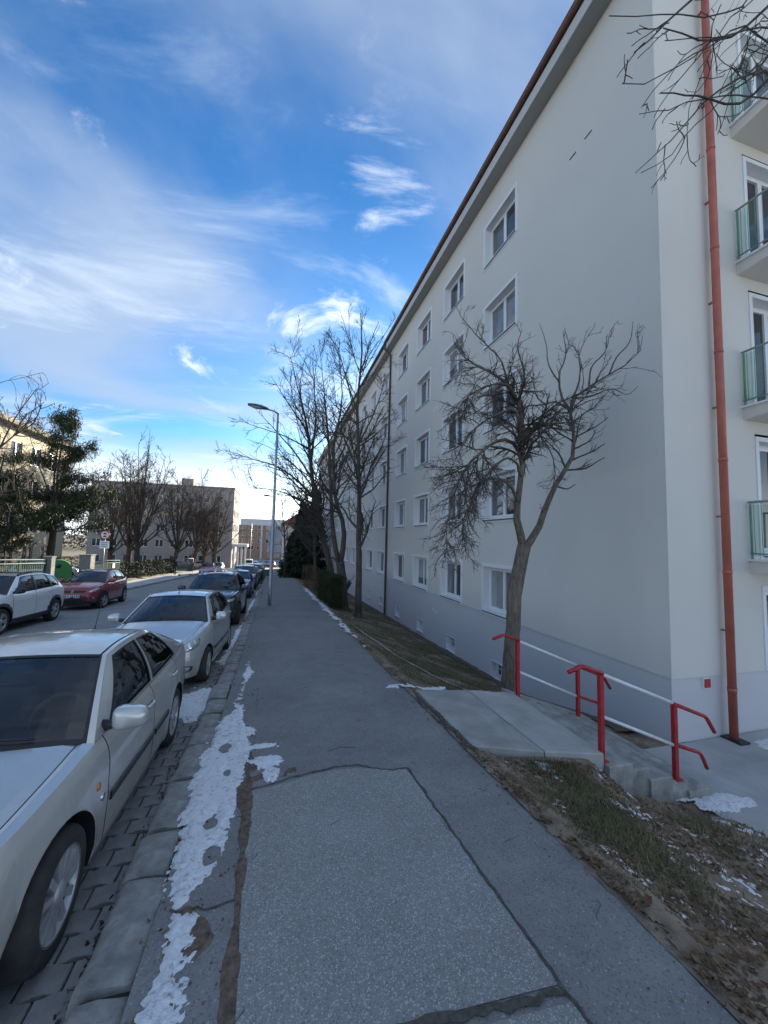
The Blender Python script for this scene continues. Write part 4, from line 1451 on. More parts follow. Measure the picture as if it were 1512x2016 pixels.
        if S.get('moulding'):
            zz = S['moulding']
            for k in range(len(doors) - 1):
                uu = np.linspace(doors[k] + .03, doors[k + 1] - .03, 16)
                uu = uu[(np.abs(uu - uf) > R + .03) & (np.abs(uu - ur) > R + .03)]
                for sx in (1, -1):
                    A = surf(l_of_u(uu), np.full(len(uu), zz - .028)); B = surf(l_of_u(uu), np.full(len(uu), zz + .028))
                    o1 = np.array([.014, 0, .004]); o2 = np.array([.014, 0, -.004])
                    m = MB(); m.grid(np.stack([A, A + o1, B + o2, B], 0) * np.array([sx, 1, 1]), 0, False, flip=(sx < 0))
                    m.build('side_moulding', M['trim'], DO[(k, sx)])
    # wheels
    style = S.get('wheel', (9, .07, .085, False))
    tyre, rimb = wheel_mesh(r, S.get('tw', .20), style)
    rim = rimb.mesh('rim', [S.get('rim_mat', M['rim_silver']), M['trim']])
    for ua, steer in ((uf, S.get('steer', 0)), (ur, 0)):
        for sx in (1, -1):
            wl = empty('wheel', (sx * (w - .115), Y0 + ua, r), (0, 0, (0 if sx > 0 else pi) + steer), root)
            obj('tyre', tyre, wl); obj('rim', rim, wl)

    # ---- patches laid on the surface (lamps, grille)
    def patch(nm, poly, mat, off=.005, bulge=.012, sx=1, parent=None, rings=5, sub=4):
        pp = np.array(poly, float); dense = []
        for a, b_ in zip(pp, np.roll(pp, -1, 0)):
            for i in range(sub): dense.append(a + (b_ - a) * i / sub)
        D = np.array(dense); D = .25 * np.roll(D, 1, 0) + .5 * D + .25 * np.roll(D, -1, 0)
        c = D.mean(0)
        rows = []
        for q in range(rings):
            f = 1 - q / (rings - 1) * .999
            d = c + (D - c) * f
            s3 = surf(np.abs(d[:, 0]), d[:, 1])
            s3[:, 0] *= np.where(d[:, 0] < 0, -1, 1)
            n2 = nrm(np.abs(d[:, 0])); n3 = np.stack([n2[:, 0] * np.where(d[:, 0] < 0, -1, 1), n2[:, 1], np.full(len(d), .25)], -1)
            h = -.012 if q == 0 else off + bulge * (1 - f * f)
            if q == 1: pass
            rows.append(s3 + n3 * h)
        rows.insert(1, rows[0] + (np.array(rows[1]) - rows[0]) * 0 + np.stack([n3[:, 0] * 0, n3[:, 1] * 0, n3[:, 2] * 0], -1))
        d = c + (D - c) * .995
        s3 = surf(np.abs(d[:, 0]), d[:, 1]); s3[:, 0] *= np.where(d[:, 0] < 0, -1, 1)
        n2 = nrm(np.abs(d[:, 0])); n3 = np.stack([n2[:, 0] * np.where(d[:, 0] < 0, -1, 1), n2[:, 1], np.full(len(d), .25)], -1)
        rows[1] = s3 + n3 * off
        Gp = np.array(rows)
        Gp = np.concatenate([Gp, Gp[:, :1]], 1) * np.array([sx, 1, 1])
        m = MB(); m.grid(Gp, 0, True, flip=(sx > 0))
        return m.build(nm, mat, parent or root)

    def circ(cl, cz, rr, n=14, asp=1.0):
        return [(cl + rr * cos(2 * pi * i / n), cz + rr * asp * sin(2 * pi * i / n)) for i in range(n)]
    if detail:
        for sx in (1, -1):
            h = patch('headlight', S['headlight'], M['lens'], .006, .014, sx)
            for (cl, cz, rr) in S.get('lamps', []):
                patch('reflector', circ(cl, cz, rr), M['chrome'], .016, .010, sx, h, 4, 1)
            if 'indicator' in S: patch('indicator', S['indicator'], M['amber'], .014, .006, sx, h, 3, 3)
            if 'fog' in S:
                f = patch('fog_recess', S['fog'], M['trim'], .004, -.01, sx)
                patch('fog_lamp', circ(*S['fog_lamp']), M['lens'], .012, .006, sx, f, 3, 1)
            if 'tail' in S: patch('tail_lamp', [(seg[-1] - a, b_) for a, b_ in S['tail']], M['taillight'], .008, .015, sx)
            if 'side_badge' in S:
                pass
        if 'grille' in S:
            gr = patch('grille', S['grille'], M['trim'], .003, .0, 1)
            for z in S.get('grille_bars', []):
                xs = np.linspace(-S['grille_w'], S['grille_w'], 13)
                q = surf(np.abs(xs), np.full(13, z)); q[:, 0] *= np.where(xs < 0, -1, 1); q[:, 1] -= .008
                m = MB(); m.tube(q, .009, 6); m.build('grille_bar', S.get('bar_mat', M['clad']), gr)
        if 'intake' in S: patch('lower_intake', S['intake'], M['trim'], .003, 0, 1)
        if 'plate_z' in S:
            z = S['plate_z']; q = surf(np.array([0.0]), np.array([z]))[0]
            m = MB(); m.box((-.26, q[1] - .022, z - .055), (.26, q[1] - .004, z + .055)); pl = m.build('number_plate', M['plate'], root)
            m = MB(); m.box((-.258, q[1] - .0235, z - .053), (-.222, q[1] - .0221, z + .053)); m.build('plate_band', M['plate_blue'], pl)
            m = MB()
            for xx in (-.185, -.115, -.015, .045, .105, .17, .22): m.box((xx - .018, q[1] - .0235, z - .036), (xx + .018, q[1] - .0221, z + .036))
            m.build('plate_characters', M['plate_ink'], pl)
        # mirrors
        for sx in (1, -1):
            p0 = S.get('mirror_p', .05)
            a = SP(np.array(p0), np.array(.10)); a = a * np.array([sx, 1, 1])
            mm = MB()
            ctr = a + np.array([sx * S.get('mir_out', .17), -.03, S.get('mir_dz', .05)])
            hx, hy, hz = S.get('mir', (.115, .085, .075))
            nU, nV = 16, 10
            Gm = []
            for i in range(nV + 1):
                ph = -pi / 2 + pi * i / nV; row = []
                for j in range(nU + 1):
                    th = 2 * pi * j / nU
                    f = lambda v, e: math.copysign(abs(v) ** e, v)
                    x = f(cos(ph), .55) * f(cos(th), .6); y = f(cos(ph), .55) * f(sin(th), .8); z = f(sin(ph), .6)
                    tap = 1 - .18 * x * sx
                    row.append(ctr + np.array([x * hx, min(y, .35) * hy, z * hz * tap]))
                Gm.append(row)
            mm.grid(Gm, 0, True)
            mo = mm.build('mirror', S.get('mirror_paint', pm), root)
            ms = MB(); ms.tube([a + np.array([-sx * .02, 0, -.01]), a + np.array([sx * .05, -.015, .0]), ctr + np.array([-sx * hx * .6, 0, -hz * .55])], [.045, .032, .03], 8)
            ms.build('stem', M['trim'], mo)
        # wipers
        for (v0, t0, v1, t1) in S.get('wipers', [(.62, .06, -.08, .10), (-.05, .06, -.72, .12)]):
            def wp(v, tt):
                a_ = np.interp(v, vv, np.arange(len(vv))); b_ = np.interp(tt, tv, np.arange(len(tv)))
                i, j = int(min(b_, len(tv) - 2)), int(min(a_, len(vv) - 2)); fi, fj = b_ - i, a_ - j
                return (WG[i, j] * (1 - fi) * (1 - fj) + WG[i + 1, j] * fi * (1 - fj) + WG[i, j + 1] * (1 - fi) * fj + WG[i + 1, j + 1] * fi * fj) + np.array([0, -.012, .016])
            m = MB(); m.tube([wp(v0 + (v1 - v0) * k / 6, t0 + (t1 - t0) * k / 6) for k in range(7)], .008, 6); m.build('wiper', M['trim'], root)
    # interior
    yd = Y0 + uB0
    it = MB()
    it.box((-w + .2, yd + .05, .45), (w - .2, yd + .42, float(top(uB0)) - .03))
    it.box((-w + .16, yd + .3, .3), (w - .16, Y0 + uB1 - .1, .36))
    it.build('dashboard', M['interior'], root)
    for sx, yy in ((1, 1.0), (-1, 1.0), (1, 1.85), (-1, 1.85)):
        ym = yd + yy
        if ym > Y0 + Lc - .7: continue
        s = MB()
        s.prism([(sx * .36 - .22, ym + .02, .5), (sx * .36 - .22, ym + .18, .5), (sx * .36 - .22, ym + .36, H - .46), (sx * .36 - .22, ym + .26, H - .46)], (.44, 0, 0))
        s.box((sx * .36 - .22, ym - .42, .42), (sx * .36 + .22, ym + .1, .55)); s.box((sx * .36 - .12, ym + .27, H - .44), (sx * .36 + .12, ym + .36, H - .27))
        s.build('seat', M['seat'], root)
    if detail:
        s = MB()
        cth = np.linspace(0, 2 * pi, 25)
        c0 = np.array([.36, yd + .50, float(top(uB0)) - .0]); e1 = np.array([1.0, 0, 0]); e2 = np.array([0, .42, .91])
        s.tube([c0 + .185 * (e1 * cos(q) + e2 * sin(q)) for q in cth], .017, 8); s.tube([c0 - e1 * .18, c0, c0 + e1 * .18], .02, 6); s.tube([c0, c0 - e2 * .17], .02, 6); s.tube([c0, c0 + np.array([0, -.25, -.1])], .035, 6)
        s.build('steering_wheel', M['interior'], root)
        s = MB(); q = WG[8, 7]; s.box((-.11, q[1] + .06, q[2] - .10), (.11, q[1] + .09, q[2] - .035)); s.build('rear_view_mirror', M['interior'], root)
    if S.get('antenna'):
        q = G[S['antenna'][0], 8]; m = MB(); m.tube([q + np.array([0, 0, -.01]), q + np.array([0, .03, .03])], [.012, .008], 6); m.tube([q + np.array([0, .03, .03]), q + np.array([0, .16, S['antenna'][1]])], .0035, 5); m.build('antenna', M['trim'], root)
    if S.get('roof_rails'):
        for sx in (1, -1):
            pts = [Rp(np.array(p)) * np.array([sx, 1, 1]) + np.array([-sx * .045, 0, dz]) for p, dz in ((.08, .005), (.12, .045), (.5, .062), (.86, .05), (.92, .005))]
            m = MB(); m.tube(catmull(pts, 6), .016, 8); m.build('roof_rail', M['trim'], root)
    if S.get('roof_bars'):
        for p in (.22, .62):
            q = Rp(np.array(p)); m = MB(); zz = q[2] + .115
            m.box((-q[0] - .08, q[1] - .03, zz), (q[0] + .08, q[1] + .03, zz + .03))
            for sx in (1, -1): m.box((sx * (q[0] - .09) - .03, q[1] - .035, q[2] - .0), (sx * (q[0] - .09) + .03, q[1] + .035, zz))
            m.build('roof_bar', M['galv'], root)
    return root, dict(surf=surf, seg=seg, P=P, SP=SP, Y0=Y0, patch=patch, l_of_u=l_of_u, top=top)


def plan(L, w, nose=.12, tail=.10, nw=.70):
    return [(0, 0), (w * .30, nose * .10), (w * .55, nose * .45), (w * .76, nose * 1.35), (w * .885, nose * 2.9), (w * .945, nose * 2.9 + .32), (w * .99, 1.25), (w, 1.9), (w, L * .62), (w * .985, L - .85), (w * .93, L - .42), (w * .84, L - tail * 1.8), (w * .62, L - tail * .55), (w * .3, L - tail * .1), (0, L)]


SIDE_IN = [(0, .035), (.10, .012), (.30, .004), (.45, 0), (.60, .004), (.74, .006), (.86, .020), (.95, .045), (1, .070)]
FRONT_IN = [(0, .07), (.12, .03), (.30, .0), (.45, .004), (.55, .03), (.75, .06), (.92, .11), (1, .17)]

OCT = dict(L=4.51, w=.866, H=1.43, uf=.89, ur=3.40, r=.312, plan=plan(4.51, .866, .15, .10), uA=.62, uB=.42,
           top=[(0, .70), (.2, .735), (.6, .80), (1.0, .865), (1.36, .915), (2.2, .935), (3.2, .965), (3.9, 1.01), (4.3, 1.03), (4.51, .99)],
           sill=[(0, .24), (.5, .20), (1.2, .19), (3.2, .20), (4.0, .24), (4.51, .30)], side_in=SIDE_IN, front_in=FRONT_IN,
           cowl=(1.36,), belt_end=3.98, doors=[1.42, 2.46, 3.36],
           rail=[(.575, 2.00, 1.345), (.585, 2.25, 1.385), (.59, 2.6, 1.395), (.58, 3.0, 1.37), (.555, 3.38, 1.285)],
           windows=[(.085, .44, .07, .90, 0), (.485, .80, .07, .90, 1)], moulding=.50, bow=.17, roof_crown=.045, crown=.075,
           headlight=[(.34, .60), (.70, .60), (.84, .66), (.82, .72), (.6, .72), (.36, .69)], lamps=[(.58, .655, .05)], grille=[(-.28, .58), (.28, .58), (.26, .68), (-.26, .68)], grille_w=.24, grille_bars=[.61, .64], plate_z=.47,
           intake=[(-.4, .28), (.4, .28), (.36, .36), (-.36, .36)], wheel=(11, .062, .085, False), antenna=(16, .34), handle_dz=.12)
FIE = dict(L=3.92, w=.84, H=1.46, uf=.79, ur=3.28, r=.292, hatch=True, plan=plan(3.92, .84, .16, .09), uA=.64, uB=.40,
           top=[(0, .72), (.15, .76), (.5, .85), (.85, .925), (1.12, .96), (2.0, .985), (3.0, 1.03), (3.6, 1.06), (3.92, .98)],
           sill=[(0, .22), (.5, .20), (1.2, .20), (3.0, .21), (3.92, .30)], side_in=SIDE_IN, front_in=[(0, .05), (.12, .02), (.30, .0), (.48, .0), (.6, .02), (.75, .05), (.9, .09), (1, .15)],
           cowl=(1.12,), belt_end=3.60, doors=[1.20, 2.28, 3.06],
           rail=[(.545, 1.76, 1.375), (.56, 2.0, 1.415), (.565, 2.4, 1.42), (.56, 2.9, 1.40), (.545, 3.36, 1.345)],
           windows=[(.085, .45, .06, .90, 0), (.49, .77, .06, .90, 1), (.80, .90, .10, .82, 2)], black_pillars=[(.45, .49)], moulding=.48, bow=.20, roof_crown=.05, crown=.07,
           headlight=[(.44, .66), (.52, .62), (.72, .635), (.93, .70), (.99, .80), (.90, .815), (.74, .79), (.56, .73)], lamps=[(.72, .705, .062), (.84, .745, .04)],
           indicator=[(.45, .655), (.52, .628), (.56, .65), (.54, .69), (.48, .69)], fog=[(.44, .33), (.72, .31), (.78, .385), (.60, .42), (.46, .40)], fog_lamp=(.66, .36, .035),
           grille=[(-.33, .56), (.33, .56), (.28, .66), (-.28, .66)], grille_w=.27, grille_bars=[.59, .63], intake=[(-.36, .28), (.36, .28), (.34, .40), (-.34, .40)], plate_z=.49,
           wheel=(7, .075, .09, False), antenna=(2, .20), mir=(.10, .075, .075), wipers=[(.66, .05, -.10, .085), (-.05, .05, -.70, .10)])
SUV = dict(L=4.52, w=.92, H=1.66, uf=.90, ur=3.58, r=.345, hatch=True, plan=plan(4.52, .92, .14, .10), uA=.60, uB=.45, arch_gap=.06,
           top=[(0, .84), (.15, .90), (.5, .98), (.9, 1.03), (1.28, 1.055), (2.2, 1.085), (3.3, 1.13), (4.1, 1.17), (4.52, 1.05)],
           sill=[(0, .30), (.5, .27), (1.3, .26), (3.2, .27), (4.52, .36)], side_in=SIDE_IN, front_in=FRONT_IN,
           cowl=(1.28,), belt_end=4.12, doors=[1.36, 2.46, 3.36],
           rail=[(.61, 1.98, 1.54), (.625, 2.25, 1.59), (.63, 2.7, 1.605), (.625, 3.3, 1.585), (.60, 3.95, 1.51)],
           windows=[(.08, .41, .06, .90, 0), (.45, .73, .06, .90, 1), (.77, .91, .10, .84, 2)], black_pillars=[(.40, .46), (.72, .78)], bow=.20, roof_crown=.05, crown=.06, clad=.40, flare=.02,
           headlight=[(.50, .80), (.62, .76), (.86, .80), (1.02, .86), (.98, .895), (.8, .87), (.6, .845)], lamps=[(.72, .815, .035), (.84, .835, .03)],
           grille=[(-.46, .56), (.46, .56), (.44, .74), (-.44, .74)], grille_w=.40, grille_bars=[.60, .65, .70], plate_z=.50, intake=[(-.5, .36), (.5, .36), (.46, .46), (-.46, .46)],
           fog=[(.62, .42), (.84, .42), (.86, .56), (.70, .54)], fog_lamp=(.76, .48, .035), wheel=(5, .07, .10, True), mir=(.12, .085, .085), tw=.225, tail=[(.18, .95), (.62, 1.0), (.72, 1.06), (.5, 1.10), (.2, 1.06)])
SX4 = dict(SUV, L=4.14, w=.87, H=1.59, uf=.85, ur=3.35, r=.325, plan=plan(4.14, .87, .17, .10), uA=.66,
           top=[(0, .80), (.15, .85), (.5, .93), (.9, .995), (1.18, 1.03), (2.0, 1.055), (3.0, 1.09), (3.75, 1.12), (4.14, 1.0)],
           sill=[(0, .30), (.5, .26), (1.3, .25), (3.0, .26), (4.14, .34)], cowl=(1.18,), belt_end=3.78, doors=[1.24, 2.28, 3.14],
           rail=[(.565, 1.84, 1.47), (.585, 2.1, 1.52), (.59, 2.5, 1.535), (.585, 3.1, 1.515), (.565, 3.55, 1.45)], clad=.33,
           windows=[(.13, .43, .06, .90, 0), (.47, .76, .06, .90, 1), (.80, .90, .12, .8, 2)], black_pillars=[(.42, .48)],
           headlight=[(.52, .745), (.60, .69), (.80, .72), (1.02, .80), (1.06, .87), (.92, .87), (.68, .80)], lamps=[(.66, .735, .04), (.84, .785, .055)],
           grille=[(-.42, .70), (.42, .70), (.46, .79), (-.46, .79)], grille_w=.38, grille_bars=[.745], intake=[(-.48, .34), (.48, .34), (.52, .60), (-.52, .60)], plate_z=.57,
           fog=[(.62, .42), (.86, .44), (.9, .52), (.66, .54)], fog_lamp=(.74, .48, .04), roof_rails=True, wheel=(5, .085, .10, True), rim_mat=M['rim_silver'])
HAT = dict(FIE, L=4.05, w=.86, H=1.47)

PA = dict(silver=paint('silver_paint', (.60, .585, .55), .55), silver2=paint('pale_silver_paint', (.60, .60, .595), .6), navy=paint('dark_navy_paint', (.018, .022, .034), .3, .26, .25), blue=paint('blue_paint', (.03, .075, .26), .4, .28, .3),
          white=paint('white_car_paint', (.84, .84, .83), .0, .30, .12), red=paint('dark_red_paint', (.30, .020, .028), .3, .28, .3), grey=paint('grey_paint', (.16, .17, .18), .5), green=paint('grey_green_paint', (.10, .15, .14), .4), black=paint('black_roof_paint', (.015, .016, .018), .2, .25, .1),
          teal=paint('pale_grey_blue_paint', (.30, .35, .38), .4), brightred=paint('bright_red_paint', (.42, .02, .02), .1, .3, .2), beige=paint('champagne_paint', (.42, .40, .36), .4))


def park(x, yfront, L):
    y = yfront + L / 2
    return (x, y, gf(y) - .12)


oc, oi = make_car('sedan_car', dict(OCT, paint=PA['silver']), park(-1.90, 1.755, 4.51), 0.0, 'large silver sedan in the foreground, cut off by the picture edge', 'cars parked along the kerb')
make_car('hatchback_car', dict(FIE, paint=PA['silver2']), park(-1.82, 6.80, 3.92), radians(-2.0), 'silver hatchback with round clear headlamp parked behind the foreground sedan', 'cars parked along the kerb')
make_car('suv_car', dict(SUV, paint=PA['navy'], roof_bars=True, rim_mat=M['rim_dark'], wipers=[(.62, .06, -.10, .10)]), park(-1.92, 12.75, 4.52), radians(-.6), 'dark navy car with silver roof bars', 'cars parked along the kerb')
make_car('hatchback_car', dict(HAT, paint=PA['blue']), park(-1.95, 21.6, 4.05), 0, 'blue hatchback parked behind the dark car with roof bars', 'cars parked along the kerb')
make_car('estate_car', dict(SUV, paint=PA['grey'], clad=None, flare=.01), park(-2.0, 27.2, 4.52), 0, 'dark grey tall car behind the blue hatchback', 'cars parked along the kerb')
make_car('hatchback_car', dict(HAT, paint=PA['teal']), park(-1.95, 33.2, 4.05), 0, 'pale grey blue hatchback parked behind the dark grey tall car', 'cars parked along the kerb', detail=False)
gc_, gi_ = make_car('hatchback_car', dict(SX4, paint=PA['green'], clad=None, roof_rails=False), park(-1.9, 39.4, 4.14), 0, 'grey green car with its door open over the pavement', 'cars parked along the kerb')
make_car('hatchback_car', dict(HAT, paint=PA['silver']), park(-1.95, 45.5, 4.05), 0, 'silver car behind the one with the open door', 'cars parked along the kerb', detail=False)
make_car('hatchback_car', dict(HAT, paint=PA['white']), park(-1.95, 51.0, 4.05), 0, 'white car at the far end of the kerbside row', 'cars parked along the kerb', detail=False)
make_car('suv_car', dict(SUV, L=4.6, w=.925, uf=.93, ur=3.62, r=.355, paint=PA['white'], roof_paint=PA['black'], roof_mi=2, roof_rails=True, mirror_paint=M['trim'], rim_mat=M['rim_silver'], clad=.42, plan=plan(4.6, .925, .14, .10)), (-7.98, 13.02 - .93 + 2.3, gf(14.4) - .12), 0, 'white SUV with black roof across the road, cut off by the left edge', 'cars parked across the road')
sx, sxi = make_car('hatchback_car', dict(SX4, paint=PA['red'], steer=radians(-14)), (-7.72, 19.0 - .85 + 2.07, gf(20.3) - .12), radians(1.5), 'dark red hatchback with roof rails behind the white SUV', 'cars parked across the road')
# chrome emblem on the red car
q = sxi['surf'](np.array([0.0]), np.array([.745]))[0]
em = MB()
em.tube([q + np.array([a, -.03, b_]) for a, b_ in ((.055, .03), (.0, .048), (-.05, .022), (-.035, .005), (.035, -.005), (.05, -.022), (.0, -.048), (-.055, -.03))], .010, 6)
em.build('emblem', M['chrome'], sx)
# emblem-free badge and side repeater of the foreground sedan
for nm, u_, z_, rr, mt_ in (('side_repeater', 1.26, .66, .028, M['amber']), ('wing_badge', 1.33, .56, .025, M['chrome'])):
    c = oi['surf'](oi['l_of_u'](np.array([u_])), np.array([z_]))[0]
    m = MB(); m.lathe([(rr, -.002), (rr * .9, .006), (0, .008)], c, (1, 0, .05), 14); m.build(nm, mt_, oc)
# the open door
od = MB()
od.prism([(0, 0, .30), (0, 1.0, .32), (0, 1.02, 1.02), (0, 0, 1.02)], (.06, 0, 0))
dd = od.build('open_door', PA['green'], gc_); dd.location = (.86, gi_['Y0'] + 1.25, 0); dd.rotation_euler = (0, 0, radians(-62))
od = MB()
od.tube([(.03, .02, 1.02), (.03, .45, 1.46), (.03, .98, 1.46), (.03, 1.0, 1.02)], .022, 6); od.build('door_frame', M['trim'], dd)
# ------------------------------------------------------------------ vegetation
def resample(P, k):
    P = np.array(P, float)
    P = catmull(P, 8) if len(P) > 2 else P
    s = np.r_[0, np.cumsum(np.linalg.norm(np.diff(P, axis=0), axis=1))]
    q = np.linspace(0, s[-1], k)
    return np.stack([np.interp(q, s, P[:, i]) for i in range(3)], -1), s[-1]


def unit(v):
    return v / (np.linalg.norm(v, axis=-1, keepdims=True) + 1e-9)


def spawn(P, R, L, rng, dens, f0, ang, lenf, lmin, lmax, k, wander, grav, rf, rmin, taper=.35, up0=0.0, cluster=0.0):
    """children of polylines P (n,k0,3)"""
    n, k0 = P.shape[:2]
    cnt = rng.poisson(np.maximum(dens * L * (1 - f0), .01))
    idx = np.repeat(np.arange(n), cnt)
    if len(idx) == 0: return None
    f = f0 + (1 - f0) * rng.random(len(idx)) ** (1 - cluster)
    q = f * (k0 - 1); i = np.minimum(q.astype(int), k0 - 2); t = (q - i)[:, None]
    base = P[idx, i] * (1 - t) + P[idx, i + 1] * t
    tan = unit(P[idx, i + 1] - P[idx, i])
    rad = R[idx, i] * (1 - t[:, 0]) + R[idx, i + 1] * t[:, 0]
    rnd = unit(rng.normal(size=tan.shape)); perp = unit(rnd - (rnd * tan).sum(1, keepdims=True) * tan)
    a = np.radians(ang + rng.normal(0, 11, len(idx)))[:, None]
    d = unit(tan * np.cos(a) + perp * np.sin(a) + np.array([0, 0, up0]))
    ln = np.clip(lenf * L[idx] * (1.15 - .75 * f) * rng.uniform(.55, 1.3, len(idx)), lmin, lmax)
    Q = np.zeros((len(idx), k, 3)); Q[:, 0] = base
    st = (ln / (k - 1))[:, None]
    for j in range(1, k):
        d = unit(d + rng.normal(0, wander, d.shape) + np.array([0, 0, grav]))
        Q[:, j] = Q[:, j - 1] + d * st
    r0 = np.maximum(np.minimum(rad * rf, rad * .9), rmin)
    RR = r0[:, None] * np.linspace(1, taper, k)[None]
    return Q, np.maximum(RR, rmin * .7), ln


def tube_obj(name, sets, sides, mat, parent, org):
    Vs = []; Fs = []; b = 0
    for Q, Rr in sets:
        V, F = tubes(Q - np.array(org), Rr, sides)
        Vs.append(V); Fs.append(np.array(F) + b); b += len(V)
    o = obj(name, np_mesh(name, np.concatenate(Vs), np.concatenate(Fs), mat, True), parent)
    o['kind'] = 'stuff'
    return o


def make_tree(name, org, stems, levels, label, seed, cat='tree', group=None, bmat='bark_dark', tmat='twig', sides0=10):
    """stems: list of (pts, r0, r1); levels: list of dicts for spawn"""
    rng = np.random.default_rng(seed)
    root = empty(name, org); tag(root, label, cat, group)
    K = 16
    Ps = []; Rs = []; Ls = []
    for pts, r0, r1 in stems:
        p, l = resample(pts, K)
        p[1:-1] += rng.normal(0, .012 * min(1, l / 6), (K - 2, 3))
        Ps.append(p); Ls.append(l); Rs.append(r0 + (r1 - r0) * np.linspace(0, 1, K) ** .8)
    P = np.array(Ps); R = np.array(Rs); L = np.array(Ls)
    b = MB()
    for p, rr in zip(P, R):
        b.tube(p - np.array(org), rr, sides0)
    # root flare
    p0 = P[0, 0] - np.array(org); r0 = R[0, 0]
    b.lathe([(r0 * 1.7, -.12), (r0 * 1.4, .02), (r0 * 1.12, .16), (r0 * 1.0, .34)], p0, unit(P[0, 1] - P[0, 0]), sides0)
    b.build('trunk', M[bmat], root)
    cur = (P, R, L); allL = []
    for li, lv in enumerate(levels):
        lv = dict(lv)
        c = spawn(*cur, rng, **lv)
        if c is None: break
        allL.append(c); cur = c
    if allL:
        tube_obj('branches', [(q, r) for q, r, l in allL[:2]], 5, M[bmat if len(allL) > 2 else tmat], root, org)
    if len(allL) > 2: tube_obj('twigs', [(q, r) for q, r, l in allL[2:]], 3, M[tmat], root, org)
    return root, allL


def cards(name, C, size, rng, mat, parent, org, axis=None, asp=.35, flat=0.0):
    n = len(C)
    d = unit(rng.normal(size=(n, 3)) if axis is None else axis + rng.normal(0, .45, (n, 3)))
    e = rng.normal(size=(n, 3)); e = unit(e - (e * d).sum(1, keepdims=True) * d)
    if flat: e = unit(e * np.array([1, 1, 1 - flat])); 
    s = (np.asarray(size) * rng.uniform(.6, 1.35, n))[:, None]
    C = C - np.array(org)
    V = np.stack([C - d * s * .5, C + e * s * asp * .5, C + d * s * .5, C - e * s * asp * .5], 1).reshape(-1, 3)
    F = np.arange(n * 4).reshape(n, 4)
    return obj(name, np_mesh(name, V, F, mat), parent)


M['needle'] = leafmat('pine_needles', (.030, .050, .026), (.10, .125, .06))
M['needle_dark'] = leafmat('spruce_needles', (.016, .026, .018), (.055, .075, .045))
M['hedge'] = leafmat('hedge_leaves', (.025, .042, .018), (.07, .085, .03))
M['brown_leaf'] = leafmat('dead_leaves', (.09, .055, .03), (.22, .15, .085))
M['grass'] = leafmat('winter_grass', (.065, .08, .03), (.28, .22, .12))
M['russet'] = leafmat('russet_leaves', (.16, .07, .03), (.30, .15, .07))

